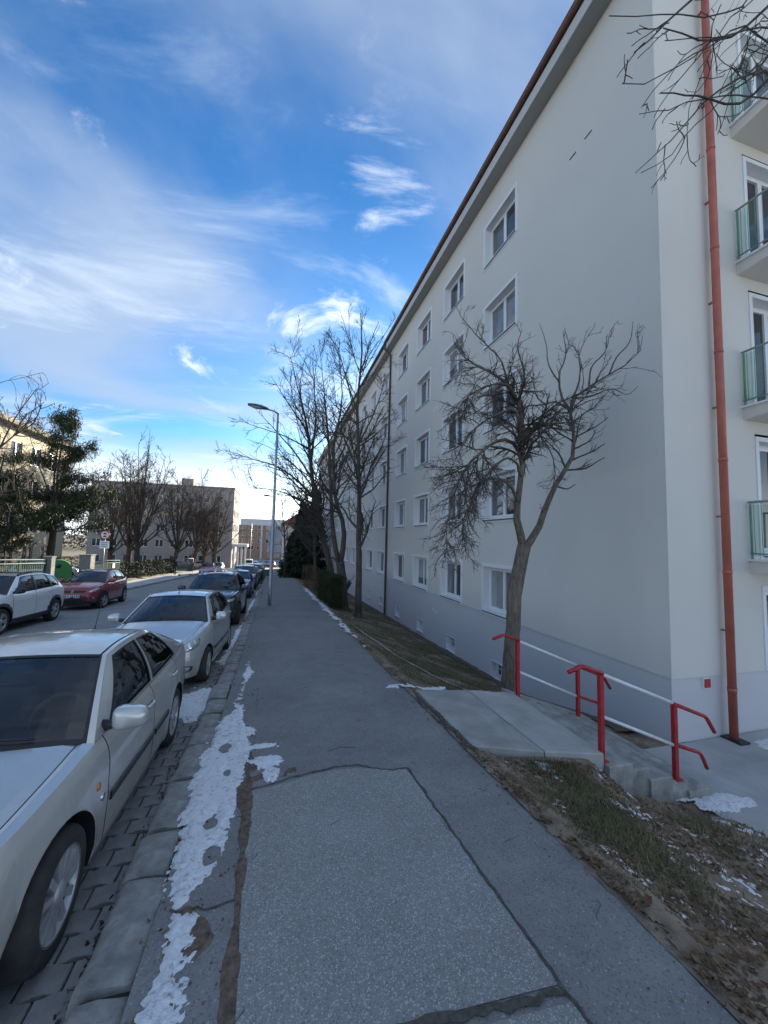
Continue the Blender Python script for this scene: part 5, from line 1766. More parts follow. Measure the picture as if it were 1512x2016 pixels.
# twisted tree at the head of the steps
o_ = (4.27, 6.32, -.80)
tw_stems = [
    ([(4.22, 6.32, -.85), (4.26, 6.30, -.2), (4.32, 6.3, .45), (4.33, 6.28, 1.0), (4.44, 6.3, 1.5), (4.56, 6.3, 2.0)], .165, .125),
    ([(4.55, 6.3, 1.9), (4.45, 6.3, 2.3), (4.37, 6.27, 2.62), (4.42, 6.25, 3.1), (4.48, 6.22, 3.6), (4.44, 6.2, 4.1), (4.45, 6.2, 4.4), (4.28, 6.12, 4.75), (4.02, 6.05, 4.98), (3.6, 6.0, 5.15), (3.2, 5.95, 5.22), (2.85, 5.9, 5.5)], .10, .007),
    ([(4.55, 6.3, 1.9), (4.88, 6.32, 2.34), (5.1, 6.33, 2.8), (5.3, 6.33, 3.21), (5.62, 6.34, 3.62), (5.79, 6.35, 4.02), (5.78, 6.36, 4.4), (5.70, 6.36, 4.78), (5.82, 6.36, 5.05), (6.15, 6.34, 5.30), (6.6, 6.25, 5.62), (7.0, 6.15, 5.9), (7.3, 6.1, 6.2)], .095, .006),
    ([(4.44, 6.2, 3.55), (4.25, 6.1, 3.85), (3.9, 6.02, 3.92), (3.5, 5.95, 3.7), (3.1, 5.9, 3.3), (2.85, 5.85, 2.75), (2.7, 5.8, 2.2), (2.75, 5.8, 1.8)], .05, .007),
    ([(4.40, 6.25, 2.8), (4.15, 6.15, 3.1), (3.85, 6.05, 3.2), (3.45, 6.0, 3.1), (3.2, 5.9, 2.7), (3.05, 5.9, 2.3), (3.1, 5.85, 1.9)], .04, .006),
    ([(4.44, 6.2, 4.05), (4.2, 6.05, 4.5), (3.95, 6.0, 4.45), (3.5, 5.95, 4.2), (3.1, 5.9, 3.8), (2.8, 5.9, 3.2)], .045, .006),
    ([(4.45, 6.2, 4.35), (4.42, 6.25, 4.9), (4.5, 6.2, 5.3), (4.35, 6.2, 5.8), (4.45, 6.2, 6.2)], .045, .006),
    ([(5.70, 6.36, 4.75), (5.45, 6.33, 5.1), (5.4, 6.3, 5.5), (5.55, 6.3, 5.9), (5.5, 6.3, 6.4)], .04, .005),
    ([(5.70, 6.36, 4.78), (5.3, 6.3, 4.9), (5.0, 6.25, 4.8), (4.75, 6.2, 4.95), (4.7, 6.2, 5.4)], .03, .005),
    ([(6.15, 6.34, 5.3), (6.2, 6.3, 5.75), (6.5, 6.25, 6.1), (6.6, 6.2, 6.55)], .025, .005),
    ([(4.6, 6.25, 3.8), (4.75, 6.2, 4.15), (5.0, 6.15, 3.9), (5.15, 6.15, 3.4), (5.0, 6.15, 2.9), (4.85, 6.1, 2.6)], .022, .004),
    ([(4.5, 6.2, 4.0), (4.62, 6.2, 4.2), (4.82, 6.2, 4.3)], .05, .03),
    ([(5.3, 6.33, 3.2), (5.55, 6.3, 3.15), (5.75, 6.3, 3.25)], .03, .007),
    ([(5.82, 6.36, 5.05), (6.15, 6.3, 5.12), (6.6, 6.2, 5.3), (6.95, 6.15, 5.2), (7.2, 6.1, 5.4)], .024, .004),
    ([(6.6, 6.25, 5.62), (6.75, 6.2, 6.0), (7.05, 6.15, 6.35), (7.1, 6.1, 6.8)], .022, .004),
    ([(5.75, 6.36, 4.95), (5.9, 6.3, 5.5), (5.85, 6.25, 5.95), (6.05, 6.2, 6.4)], .028, .004),
    ([(5.4, 6.3, 5.3), (5.1, 6.25, 5.6), (5.0, 6.2, 6.0), (4.85, 6.2, 6.4)], .022, .004),
    ([(4.28, 6.12, 4.75), (3.9, 5.9, 4.9), (3.4, 5.8, 4.75), (2.95, 5.7, 4.4), (2.7, 5.7, 3.9)], .035, .005),
    ([(4.45, 6.22, 3.3), (4.1, 5.95, 3.55), (3.7, 5.8, 3.45), (3.3, 5.75, 3.0), (3.0, 5.7, 2.4), (2.95, 5.7, 2.0)], .035, .005),
    ([(4.02, 6.05, 4.98), (3.85, 6.0, 5.4), (3.4, 6, 5.75), (3.0, 5.95, 6.05)], .025, .005),
]
def pull(p):
    x, y, z = p
    if x <= 5.45: return p
    k = (5.45 + (x - 5.45) * .26) / x * (1 - .0)
    return (x * k, y * k, EYE + (z - EYE) * k)


tw_stems = [([pull(p) for p in pts], a * (.82 if i else .84), b) for i, (pts, a, b) in enumerate(tw_stems)]
_tr, _al = make_tree('twisted_tree', o_, tw_stems[:1] + [s for s in tw_stems[1:]], [], 'bare twisted tree with forked trunk beside the red handrail', 31, bmat='bark', sides0=12)
# twigs: only from the limbs, not from the trunk
_rng = np.random.default_rng(5)
def limb_arrays(stems, K=16):
    P = []; R = []; L = []
    for pts, r0, r1 in stems:
        p, l = resample(pts, K); P.append(p); L.append(l); R.append(r0 + (r1 - r0) * np.linspace(0, 1, K) ** .8)
    return np.array(P), np.array(R), np.array(L)
_dense = limb_arrays([tw_stems[i] for i in (3, 4, 5, 1, 17, 18)])
_open = limb_arrays([tw_stems[i] for i in (2, 6, 7, 8, 9, 10, 13, 15, 19)])
c1 = spawn(*_dense, _rng, 16, .36, 50, .28, .4, 1.25, 10, .15, -.05, .55, .006, .4)
c2 = spawn(*c1, _rng, 14, .08, 44, .5, .18, .6, 7, .20, -.08, .65, .0042, .45)
c3 = spawn(*c2, _rng, 9, .12, 42, .55, .10, .28, 5, .20, -.03, .7, .0032, .5)
e1 = spawn(*_open, _rng, 8.5, .40, 44, .22, .25, .8, 9, .15, .05, .5, .006, .4)
e2 = spawn(*e1, _rng, 9, .12, 42, .5, .15, .45, 6, .18, .06, .65, .0042, .45)
e3 = spawn(*e2, _rng, 8, .15, 40, .5, .08, .22, 4, .16, .06, .7, .0032, .5)
for q_ in (c1, c2, c3, e1, e2, e3): q_[0][..., 0] = np.where(q_[0][..., 1] > 4.7, np.minimum(q_[0][..., 0], 6.36), q_[0][..., 0])
tube_obj('branches', [c1[:2], e1[:2]], 5, M['bark_dark'], _tr, o_)
tube_obj('twigs', [c2[:2], c3[:2], e2[:2], e3[:2]], 3, M['twig'], _tr, o_)

# street trees before the second block
LV = [dict(dens=2.7, f0=.22, ang=40, lenf=.30, lmin=.7, lmax=3.4, k=9, wander=.10, grav=.035, rf=.5, rmin=.014),
      dict(dens=3.4, f0=.12, ang=40, lenf=.46, lmin=.4, lmax=1.8, k=7, wander=.13, grav=.045, rf=.55, rmin=.009),
      dict(dens=5.5, f0=.10, ang=40, lenf=.5, lmin=.22, lmax=.9, k=5, wander=.16, grav=.045, rf=.6, rmin=.0068),
      dict(dens=6.0, f0=.15, ang=42, lenf=.5, lmin=.12, lmax=.36, k=3, wander=.18, grav=.03, rf=.7, rmin=.0055)]
make_tree('street_tree', (3.55, 16.3, -1.35), [([(3.58, 16.3, -1.4), (3.5, 16.3, 2.0), (3.39, 16.3, 5.2), (3.26, 16.3, 8.0), (3.40, 16.3, 10.3), (3.28, 16.3, 12.2)], .16, .02),
          ([(3.35, 16.3, 6.2), (3.9, 16.3, 7.4), (4.3, 16.2, 8.6), (4.5, 16.2, 9.6)], .05, .007), ([(3.28, 16.3, 7.6), (2.75, 16.3, 9.0), (2.3, 16.4, 10.6)], .055, .007), ([(3.4, 16.3, 9.6), (3.75, 16.2, 10.9), (4.1, 16.2, 11.9)], .04, .01)],
          LV, 'straight bare tree in the grass, nearest of the trees by the block', 41, group='bare trees in front of the block')
make_tree('street_tree', (3.30, 18.4, -1.35), [([(3.30, 18.4, -1.4), (3.22, 18.4, -.2), (3.06, 18.4, .95)], .24, .20),
          ([(3.04, 18.4, .8), (2.8, 18.4, 1.7), (2.6, 18.4, 2.9), (2.47, 18.4, 4.6), (2.3, 18.4, 6.8), (2.0, 18.3, 9.0), (1.7, 18.2, 11.2)], .13, .007), ([(3.06, 18.4, .85), (3.22, 18.4, 1.8), (3.14, 18.4, 2.8), (2.75, 18.4, 3.9), (2.62, 18.4, 5.2), (2.57, 18.4, 6.7), (2.9, 18.4, 9.0), (2.6, 18.4, 11.4)], .14, .007),
          ([(2.6, 18.4, 5.4), (3.2, 18.5, 6.8), (3.7, 18.6, 8.4)], .06, .007)],
          LV, 'bare tree forking low into two stems beside the hedge', 42, group='bare trees in front of the block')
make_tree('street_tree', (3.15, 21.2, -1.5), [([(3.25, 21.2, -1.6), (3.0, 21.1, .4), (2.5, 21, 2.0), (2.15, 21, 3.3), (1.75, 21, 5.8), (1.45, 21, 8.0), (.8, 21, 10.4), (.3, 21, 12.2)], .22, .007),
          ([(2.0, 21, 4.2), (1.1, 20.8, 5.0), (0, 20.6, 5.7), (-1.4, 20.4, 6.0), (-2.7, 20.2, 6.35)], .075, .007), ([(1.85, 21, 5.2), (.9, 21.2, 6.6), (-.3, 21.3, 7.9), (-1.4, 21.3, 9.0)], .07, .007), ([(1.7, 21, 6.2), (1.9, 21.2, 8.5), (1.75, 21.3, 11), (1.9, 21.3, 13)], .075, .007),
          ([(1.5, 21, 7.8), (.4, 20.8, 9.2), (-.6, 20.7, 10.6)], .055, .007), ([(2.2, 21, 3.4), (1.2, 20.6, 4.0), (.2, 20.4, 4.4), (-.9, 20.2, 4.5), (-1.9, 20, 4.8)], .055, .007), ([(1.6, 21, 6.9), (.2, 21.4, 7.6), (-1.2, 21.6, 8.0), (-2.3, 21.6, 8.3)], .05, .007), ([(1.2, 21, 8.8), (1.0, 21.5, 10.5), (1.2, 21.6, 12.4)], .05, .007), ([(1.9, 21, 4.8), (.8, 22, 6.2), (-.6, 22.6, 7.2), (-1.8, 23, 7.6)], .05, .007)],
          LV, 'spreading bare tree whose limbs reach out behind the lamp post', 43, group='bare trees in front of the block')
make_tree('street_tree', (2.9, 27.5, -1.9), [([(2.9, 27.5, -2.0), (2.7, 27.5, 2.0), (2.4, 27.5, 5.5), (2.1, 27.4, 9)], .15, .007), ([(2.6, 27.5, 3.5), (1.4, 27.4, 5.2), (.2, 27.3, 6.6)], .06, .007), ([(2.4, 27.5, 5.2), (3.3, 27.5, 7.0), (3.8, 27.5, 8.8)], .06, .007)],
          LV, 'thin bare tree standing behind the spreading one', 44, group='bare trees in front of the block')
make_tree('street_tree', (1.2, 44, -2.4), [([(1.2, 44, -2.6), (1.1, 44, 1.0), (.8, 44, 4.0), (.4, 44, 7.0)], .14, .02), ([(1.0, 44, 2.0), (-.4, 44, 4.2), (-1.6, 44, 5.6)], .06, .007), ([(1.0, 44, 2.6), (2.0, 44, 5), (2.3, 44, 7.2)], .06, .007)],
          LV[:3], 'small bare tree at the pavement edge before the dark spruces', 45, group='bare trees in front of the block')

# tree overhanging from the right, its trunk outside the picture
oh = (6.3, 1.6, -1.2)
oh_st = [([(6.3, 1.6, -1.4), (6.35, 1.6, 1.5), (6.25, 1.7, 4.2), (6.1, 1.8, 7.0), (5.9, 2.0, 9.5)], .17, .04),
         ([(6.2, 1.75, 5.6), (5.6, 2.1, 6.7), (4.9, 2.4, 7.3), (4.63, 2.5, 7.05), (4.0, 2.5, 6.55), (3.4, 2.5, 5.85), (2.98, 2.5, 5.4)], .024, .003),
         ([(6.15, 1.8, 6.4), (5.4, 2.1, 7.9), (4.6, 2.3, 8.4), (3.9, 2.4, 8.3), (3.3, 2.4, 8.15), (2.7, 2.45, 8.0), (2.2, 2.5, 8.05)], .024, .003),
         ([(6.1, 1.85, 7.0), (5.4, 2.2, 8.3), (4.7, 2.4, 8.6), (4.1, 2.5, 7.9), (3.5, 2.5, 7.2), (3.0, 2.5, 6.6)], .035, .005),
         ([(6.1, 1.85, 6.9), (5.6, 2.3, 7.9), (5.0, 2.5, 8.0), (4.6, 2.55, 7.6), (4.1, 2.6, 7.3), (3.5, 2.6, 7.2)], .03, .005),
         ([(6.0, 1.9, 8.0), (5.0, 2.0, 9.4), (4.0, 2.2, 9.9), (3.2, 2.3, 9.8), (2.3, 2.4, 9.9)], .04, .006),
         ([(5.6, 2.1, 6.7), (4.8, 2.3, 6.9), (4.3, 2.45, 6.5), (3.8, 2.5, 6.45), (3.3, 2.5, 6.3)], .022, .005),
         ([(6.1, 1.85, 6.6), (4.90, 2.30, 8.04), (3.98, 2.25, 7.10), (3.16, 2.20, 6.62), (2.70, 2.15, 6.30), (2.28, 2.10, 6.08)], .013, .003),
         ([(6.1, 1.85, 6.9), (5.09, 2.42, 7.60), (4.00, 2.37, 7.01), (3.58, 2.32, 6.63), (2.95, 2.27, 6.00), (2.53, 2.22, 5.76)], .013, .003),
         ([(6.1, 1.85, 7.2), (5.33, 2.54, 7.68), (4.43, 2.49, 7.47), (3.90, 2.44, 6.95), (3.35, 2.39, 6.46), (2.87, 2.34, 5.81)], .013, .003),
         ([(6.1, 1.85, 7.5), (5.54, 2.66, 7.34), (4.52, 2.61, 6.87), (3.95, 2.56, 6.55), (3.47, 2.51, 6.23), (2.99, 2.46, 5.93)], .013, .003),
         ([(6.1, 1.85, 7.8), (5.82, 2.78, 8.00), (4.99, 2.73, 7.41), (4.24, 2.68, 6.68), (3.79, 2.63, 6.16), (3.45, 2.58, 5.78), (3.08, 2.53, 5.46)], .013, .003),
         ([(6.1, 1.85, 8.1), (6.20, 2.90, 9.92), (5.28, 2.85, 8.68), (4.82, 2.80, 8.21), (4.39, 2.75, 7.51), (4.02, 2.70, 6.77), (3.84, 2.65, 6.22)], .013, .003),
         ([(6.1, 1.85, 8.4), (6.38, 3.02, 9.21), (5.67, 2.97, 8.75), (5.28, 2.92, 8.27), (5.26, 2.87, 7.96), (5.44, 2.82, 7.70)], .013, .003)]
_tr2, _ = make_tree('overhanging_tree', oh, oh_st, [], 'bare branches of a tree reaching in over the top corner from the right', 50)
_b = limb_arrays(oh_st[1:])
_rng = np.random.default_rng(77)
d1 = spawn(*_b, _rng, 1.7, .36, 35, .18, .3, 1.0, 8, .13, -.03, .5, .0055, .5)
d2 = spawn(*d1, _rng, 3.8, .2, 42, .4, .10, .36, 5, .15, .0, .6, .004, .6)
d3 = spawn(*d2, _rng, 6, .2, 45, .4, .05, .12, 3, .12, .0, .8, .0034, .9)
tube_obj('branches', [d1[:2]], 6, M['bark_dark'], _tr2, oh)
tube_obj('twigs', [d2[:2], d3[:2]], 4, M['twig'], _tr2, oh)

# left side trees
BIG = [dict(dens=1.35, f0=.25, ang=36, lenf=.36, lmin=1.2, lmax=5.5, k=9, wander=.09, grav=.04, rf=.55, rmin=.035),
       dict(dens=2.2, f0=.12, ang=38, lenf=.48, lmin=.8, lmax=3.0, k=7, wander=.12, grav=.05, rf=.55, rmin=.022),
       dict(dens=2.6, f0=.12, ang=38, lenf=.5, lmin=.5, lmax=1.6, k=5, wander=.14, grav=.05, rf=.6, rmin=.014),
       dict(dens=2.6, f0=.15, ang=38, lenf=.5, lmin=.3, lmax=.75, k=3, wander=.15, grav=.04, rf=.7, rmin=.011)]


def round_tree(x, y, h, spread, label, seed, lean=0.0, lv=BIG):
    z = gf(y) - .2
    r = np.random.default_rng(seed)
    st = [([(x, y, z), (x + lean * .2, y, z + h * .12), (x + lean * .5, y, z + h * .24)], .34, .28)]
    b0 = np.array([x + lean * .45, y, z + h * .20])
    n = 13
    for k in range(n):
        a = 2.4 * k + r.uniform(-.25, .25); el = radians(18 + 68 * ((k + .5) / n) ** .9)
        end = b0 + np.array([cos(a) * cos(el) * spread, sin(a) * cos(el) * spread, sin(el) * h * .74 + h * .06]) * r.uniform(.86, 1.04)
        m1 = b0 + (end - b0) * .35 + np.array([0, 0, -.02 * h]); m2 = b0 + (end - b0) * .7 + np.array([0, 0, -.015 * h])
        st.append(([b0 + np.array([0, 0, h * .05 * (k % 3) / 2]), m1, m2, end], .13, .02))
    return make_tree('bare_tree', (x, y, z), st, lv, label, seed, group='bare trees across the road', tmat='twig')


round_tree(-16.6, 55, 16.4, 5.6, 'tallest round crowned bare tree across the road', 61)
round_tree(-13.6, 60, 14.0, 5.0, 'bare tree to the right of the tallest one across the road', 62, 1.0)
round_tree(-12.6, 67, 15.0, 5.4, 'bare tree with slanting trunk behind the clipped hedges', 63, 1.5)
round_tree(-9.4, 68, 13.5, 4.6, 'bare tree at the far corner of the road by the grey block', 64)
round_tree(-22.0, 62, 13.0, 5.0, 'low bare tree behind the road sign across the road', 65)
round_tree(-18.6, 58.5, 14.5, 5.0, 'broad bare tree left of the tallest one across the road', 67)
round_tree(-11.6, 72, 11.5, 4.2, 'small bare tree in front of the grey block with columns', 66)

# weeping birch tops over the yellow building
WEEP = [dict(dens=1.3, f0=.35, ang=50, lenf=.32, lmin=1.0, lmax=3.6, k=9, wander=.10, grav=.02, rf=.5, rmin=.02),
        dict(dens=4.0, f0=.2, ang=50, lenf=.6, lmin=.8, lmax=3.0, k=9, wander=.07, grav=-.28, rf=.5, rmin=.014),
        dict(dens=2.6, f0=.25, ang=28, lenf=.6, lmin=.4, lmax=1.6, k=6, wander=.06, grav=-.25, rf=.6, rmin=.011)]
for (x, y, h, sd, lb) in ((-18.6, 31, 14.5, 71, 'weeping birch over the yellow building at the left edge'), (-19.6, 41.5, 13.6, 72, 'weeping birch rising behind the dark pine')):
    z = gf(y)
    make_tree('weeping_birch', (x, y, z), [([(x, y, z - .2), (x + .2, y, z + h * .4), (x, y, z + h * .75), (x + .4, y, z + h)], .2, .03), ([(x + .1, y, z + h * .45), (x + 1.4, y, z + h * .75), (x + 2.4, y + .3, z + h * .93)], .08, .02), ([(x + .1, y, z + h * .5), (x - 1.2, y - .6, z + h * .8), (x - 1.8, y - .8, z + h * .97)], .08, .02)],
              WEEP, lb, sd, tmat='twig_pale')
# bare pale limbs at the left edge in front of the yellow building
make_tree('bare_tree', (-15.2, 23.5, gf(23.5)), [([(-15.4, 23.5, -1.3), (-15.3, 23.5, 1.2), (-15.0, 23.5, 3.2)], .2, .14), ([(-15.1, 23.5, 2.8), (-14.2, 23.5, 5.0), (-13.2, 23.6, 6.6), (-12.2, 23.6, 7.6)], .09, .02), ([(-15.1, 23.5, 2.2), (-13.8, 23.5, 3.6), (-12.4, 23.5, 4.2)], .07, .02), ([(-15.1, 23.5, 3.0), (-15.5, 23.5, 6), (-15.0, 23.5, 8.6)], .1, .02)],
          BIG[:3], 'bare limbs reaching in at the left edge before the yellow building', 73, group='bare trees across the road', tmat='twig_pale')


def pine(name, x, y, h, R, label, seed, z0=None, bare=.30):
    rng = np.random.default_rng(seed); z = gf(y) if z0 is None else z0
    root, al = make_tree(name, (x, y, z), [([(x, y, z - .2), (x + .25, y, z + h * .35), (x + .1, y, z + h * .7), (x + .3, y, z + h)], .24, .03)],
                         [dict(dens=3.4, f0=bare, ang=66, lenf=R / h, lmin=1.0, lmax=R * 1.1, k=8, wander=.08, grav=.03, rf=.4, rmin=.02), dict(dens=4.5, f0=.15, ang=45, lenf=.45, lmin=.5, lmax=1.7, k=6, wander=.12, grav=.05, rf=.5, rmin=.010)], label, seed)
    q = np.concatenate([al[0][0][:, 4:].reshape(-1, 3), al[1][0][:, 1:].reshape(-1, 3)])
    C = np.repeat(q, 15, 0) + rng.normal(0, .20, (len(q) * 15, 3))
    cards('needles', C, .26, rng, M['needle'], root, (x, y, z), np.array([0, 0, .5]), .22)
    return root


pine('pine_tree', -19.2, 41, 13.8, 4.6, 'dark green pine in front of the yellow building', 81)
pine('pine_tree', -20.6, 36, 10.0, 3.6, 'second pine, darker and lower, beside the green fence', 82, bare=.2)


def spruce(x, y, h, R, label, seed, z=None):
    rng = np.random.default_rng(seed); z = gf(y) - .3 if z is None else z
    root = empty('spruce_tree', (x, y, z)); tag(root, label, 'tree', 'dark spruces')
    b = MB(); b.tube([(0, 0, 0), (0, 0, h * .5), (.05, 0, h)], [.17, .1, .015], 8); b.build('trunk', M['bark_dark'], root)
    Q = []
    hs = np.arange(.05, .985, .022)
    for f in hs:
        n = 8
        for k in range(n):
            a = rng.uniform(0, 2 * pi); l = R * (1 - f) ** .8 * rng.uniform(.65, 1.12) + .15
            t = np.linspace(0, 1, 6)
            Q.append(np.stack([cos(a) * l * t, sin(a) * l * t, h * f + l * (-.42 * t + .25 * t * t)], -1))
    Q = np.array(Q)
    tube_obj('branches', [(Q, np.linspace(.03, .008, 6)[None].repeat(len(Q), 0))], 3, M['bark_dark'], root, (0, 0, 0))
    C = np.repeat(Q[:, 1:].reshape(-1, 3), 6, 0); C = C + rng.normal(0, .11, C.shape) + np.array([0, 0, -.08])
    ax = np.repeat(np.repeat(unit(Q[:, -1] - Q[:, 0])[:, None], 5, 1).reshape(-1, 3), 6, 0) + np.array([0, 0, -.5])
    cards('needles', C, .42, rng, M['needle_dark'], root, (0, 0, 0), ax, .30)
    return root


spruce(2.9, 43, 8.6, 1.9, 'tallest dark spruce beside the end of the block', 91)
spruce(4.6, 46, 10.6, 2.1, 'dark spruce close against the wall of the second block', 92)
spruce(3.6, 50, 9.0, 2.4, 'dark spruce at the back of the spruce clump', 93)
spruce(2.1, 47, 5.2, 1.6, 'lowest spruce of the clump next to the pavement', 94)
spruce(-21.5, 27.5, 8.5, 3.2, 'dark spruce at the left edge behind the green fence', 95)


def hedge(name, a, b, mat, label, seed, n, size=.07, group=None, cat='hedge', stems=True):
    rng = np.random.default_rng(seed)
    a = np.array(a, float); b = np.array(b, float); c = (a + b) / 2
    org = (c[0], c[1], a[2])
    root = empty(name, org); tag(root, label, cat, group)
    U = rng.random((n, 3))
    # crowd towards the skin
    ax = rng.integers(0, 3, n); s = rng.random(n) < .72
    for k in range(3):
        m = s & (ax == k)
        U[m, k] = np.where(rng.random(m.sum()) < .5, rng.random(m.sum()) * .08, 1 - rng.random(m.sum()) * .08)
    U = .5 + (U - .5) * (1 - .10 * rng.random((n, 1)))
    C = a + (b - a) * U
    C += (np.stack([fbm(C[:, 1] * 2, C[:, 2] * 2), fbm(C[:, 0] * 2, C[:, 2] * 2 + 5), fbm(C[:, 0] * 2 + 9, C[:, 1] * 2)], -1) - .5) * .22
    cards('leaves', C, size, rng, mat, root, org, None, .5)
    st = MB(); 
    for k in range(max(6, int(n / 900))):
        p = a + (b - a) * rng.random(3); p[2] = a[2]
        st.tube([p - org, p - org + np.array([rng.normal(0, .08), rng.normal(0, .08), (b[2] - a[2]) * .85])], [.018, .006], 5)
    st.build('stems', M['bark_dark'], root)
    return root


hedge('clipped_hedge', (2.45, 17.0, -1.05), (3.05, 19.8, .35), M['hedge'], 'clipped evergreen hedge in the grass at the foot of the bare trees', 101, 26000, .055)
hedge('evergreen_bush', (2.35, 20.0, -1.25), (2.95, 21.4, .30), M['hedge'], 'small evergreen bush just beyond the clipped hedge', 102, 9000, .06, cat='bush')
hedge('bare_shrub', (2.3, 24, -1.6), (3.4, 34, -.2), M['brown_leaf'], 'low reddish brown shrubs along the far pavement edge', 103, 5000, .06, cat='shrub')
hedge('clipped_hedge', (-13.6, 37.5, gf(38.5) - .1), (-12.6, 40.0, gf(38.5) + 1.5), M['hedge'], 'dark hedge block at the end of the low green fence', 104, 5000, .10, 'hedges across the road')
hedge('clipped_hedge', (-13.9, 43.0, gf(46) - .3), (-12.8, 50.0, gf(46) + 1.6), M['hedge'], 'long clipped hedge in front of the tallest bare tree', 105, 9000, .11, 'hedges across the road')
hedge('clipped_hedge', (-13.9, 51.0, gf(54) - .3), (-12.8, 58.0, gf(54) + 1.7), M['hedge'], 'clipped hedge behind the walking person', 106, 9000, .11, 'hedges across the road')
hedge('russet_bush', (-24, 46, gf(47)), (-19.5, 49, gf(47) + 2.0), M['russet'], 'russet leaved bush beyond the green container', 107, 5000, .12, cat='bush')

# grass and litter on the bank
rng = np.random.default_rng(8)


def blades(n, x0, x1, y0, y1, h, wdt, mask):
    x = rng.uniform(x0, x1, n); y = rng.uniform(y0, y1, n)
    k = rng.random(n) < mask(x, y)
    x, y = x[k], y[k]; n = len(x)
    z = bank(x, y) - .004
    B = np.stack([x, y, z], -1)
    a = rng.uniform(0, 2 * pi, n); ln = h * rng.uniform(.4, 1.3, n)
    d = np.stack([np.cos(a), np.sin(a), 0 * a], -1); e = np.stack([-np.sin(a), np.cos(a), 0 * a], -1)
    tip = B + d * (ln * rng.uniform(.2, 1.1, n))[:, None] + np.array([0, 0, 1]) * (ln * .75)[:, None]
    V = np.stack([B - e * wdt / 2, B + e * wdt / 2, tip], 1).reshape(-1, 3)
    return V


def gmask(x, y):
    n = fbm(x * 1.6 + 2, y * 1.6, 4)
    ins = ((x > 2.2) & (x < 5.65) & (y > 3.85) & (y < 6.15))
    near = np.where(y < 3.9, np.clip((n - .45) * 5, .05, 1) * np.clip(1.35 - np.sqrt(((x - 3.1) / 1.3) ** 2 + ((y - 3.3) / 1.0) ** 2), .10, 1), np.clip((n - .36) * 6, .06, 1))
    edge = np.clip((x - 2.22) / .08, 0, 1)
    return np.where(ins, 0, near * edge * np.where(y > 4, np.clip((6.2 - x) / .25, 0, 1), 1))


Vg = np.concatenate([blades(150000, 2.2, 5.5, .2, 4.0, .06, .009, gmask), blades(95000, 2.28, 6.4, 5.9, 13, .05, .008, gmask), blades(60000, 2.28, 6.4, 13, 40, .07, .016, gmask)])
go = obj('grass', np_mesh('grass', Vg, np.arange(len(Vg)).reshape(-1, 3), M['grass']))
tag(go, 'thin winter grass on the bank below the pavement', 'grass', kind='stuff')
n = 14000
x = 2.16 + 3.45 * rng.random(n) ** 1.35; y = np.where(rng.random(n) < .7, rng.uniform(.2, 4.0, n), rng.uniform(5.9, 16, n))
k = (fbm(x * 2.2, y * 2.2 + 7, 3) > .42) & ~((x > 2.2) & (x < 5.65) & (y > 3.85) & (y < 6.15)); x, y = x[k], y[k]
C = np.stack([x, y, np.where(x < 2.26, np.maximum(sw(x, y), bank(x, y)), bank(x, y)) + .012], -1)
lf = cards('leaf_litter', C, .055, rng, M['brown_leaf'], None, (0, 0, 0), None, .55)
Vn = np.empty(len(lf.data.vertices) * 3); lf.data.vertices.foreach_get('co', Vn); Vn = Vn.reshape(-1, 4, 3); cz = Vn[:, :, 2].mean(1, keepdims=True); Vn[:, :, 2] = cz + (Vn[:, :, 2] - cz) * .35
lf.data.vertices.foreach_set('co', Vn.ravel())
tag(lf, 'dead brown leaves scattered over the bank', 'leaves', kind='stuff')
# pebbles, twigs and grit on the pavement edge
n = 900
x = np.where(rng.random(n) < .5, rng.uniform(-.6, -.05, n), 2.2 - np.abs(rng.normal(0, .12, n))); y = rng.uniform(.8, 12, n)
C = np.stack([x, y, sw(x, y) + .004], -1)
lf = cards('grit', C, .022, rng, M['brown_leaf'], None, (0, 0, 0), None, .8)
tag(lf, 'grit and leaf crumbs along the edges of the pavement', 'grit', kind='stuff')

n = 2600
x = -.84 + rng.normal(0, .035, n); y = rng.uniform(.8, 20, n) ; k = (fbm(y * 1.3, y * 0 + 4, 3) > .42); x, y = x[k], y[k]
C = np.stack([x, y, g(y) - .108], -1)
lf = cards('gutter_litter', C, .03, rng, leafmat('gutter_leaves', (.03, .024, .018), (.13, .10, .07)), None, (0, 0, 0), None, .6)
tag(lf, 'dark leaf crumbs in the gutter below the kerb', 'litter', kind='stuff')
# loose fallen twigs on the pavement
Q = []
for k in range(26):
    x0 = rng.uniform(1.3, 2.2) if k % 2 else rng.uniform(-.5, 1.8); y0 = rng.uniform(1.5, 9); a = rng.uniform(0, pi); l = rng.uniform(.04, .14)
    t = np.linspace(-.5, .5, 5); xx = x0 + np.cos(a) * l * t + .02 * np.sin(t * 5); yy = y0 + np.sin(a) * l * t
    Q.append(np.stack([xx, yy, sw(xx, yy) + .006], -1))
tw_ = tube_obj('fallen_twigs', [(np.array(Q), np.full((26, 5), .0018))], 4, M['twig'], None, (0, 0, 0))
tag(tw_, 'small fallen twigs lying on the pavement', 'twigs', kind='stuff')
# ------------------------------------------------------------------ lamps, signs
M['lamp_head'] = pmat('lamp_housing', (.10, .105, .11), .5, var=.2)
M['lamp_glass'] = pmat('lamp_cover', (.45, .47, .5), .2, var=.1)
M['sign_back'] = pmat('sign_back_grey', (.34, .36, .39), .45, metal=.3, var=.12, scale=5)
M['sign_white'] = pmat('sign_white', (.75, .76, .77), .5, var=.05)
M['sign_red'] = pmat('sign_red', (.45, .02, .03), .5)
M['ink'] = pmat('sign_black', (.02, .02, .022), .6)


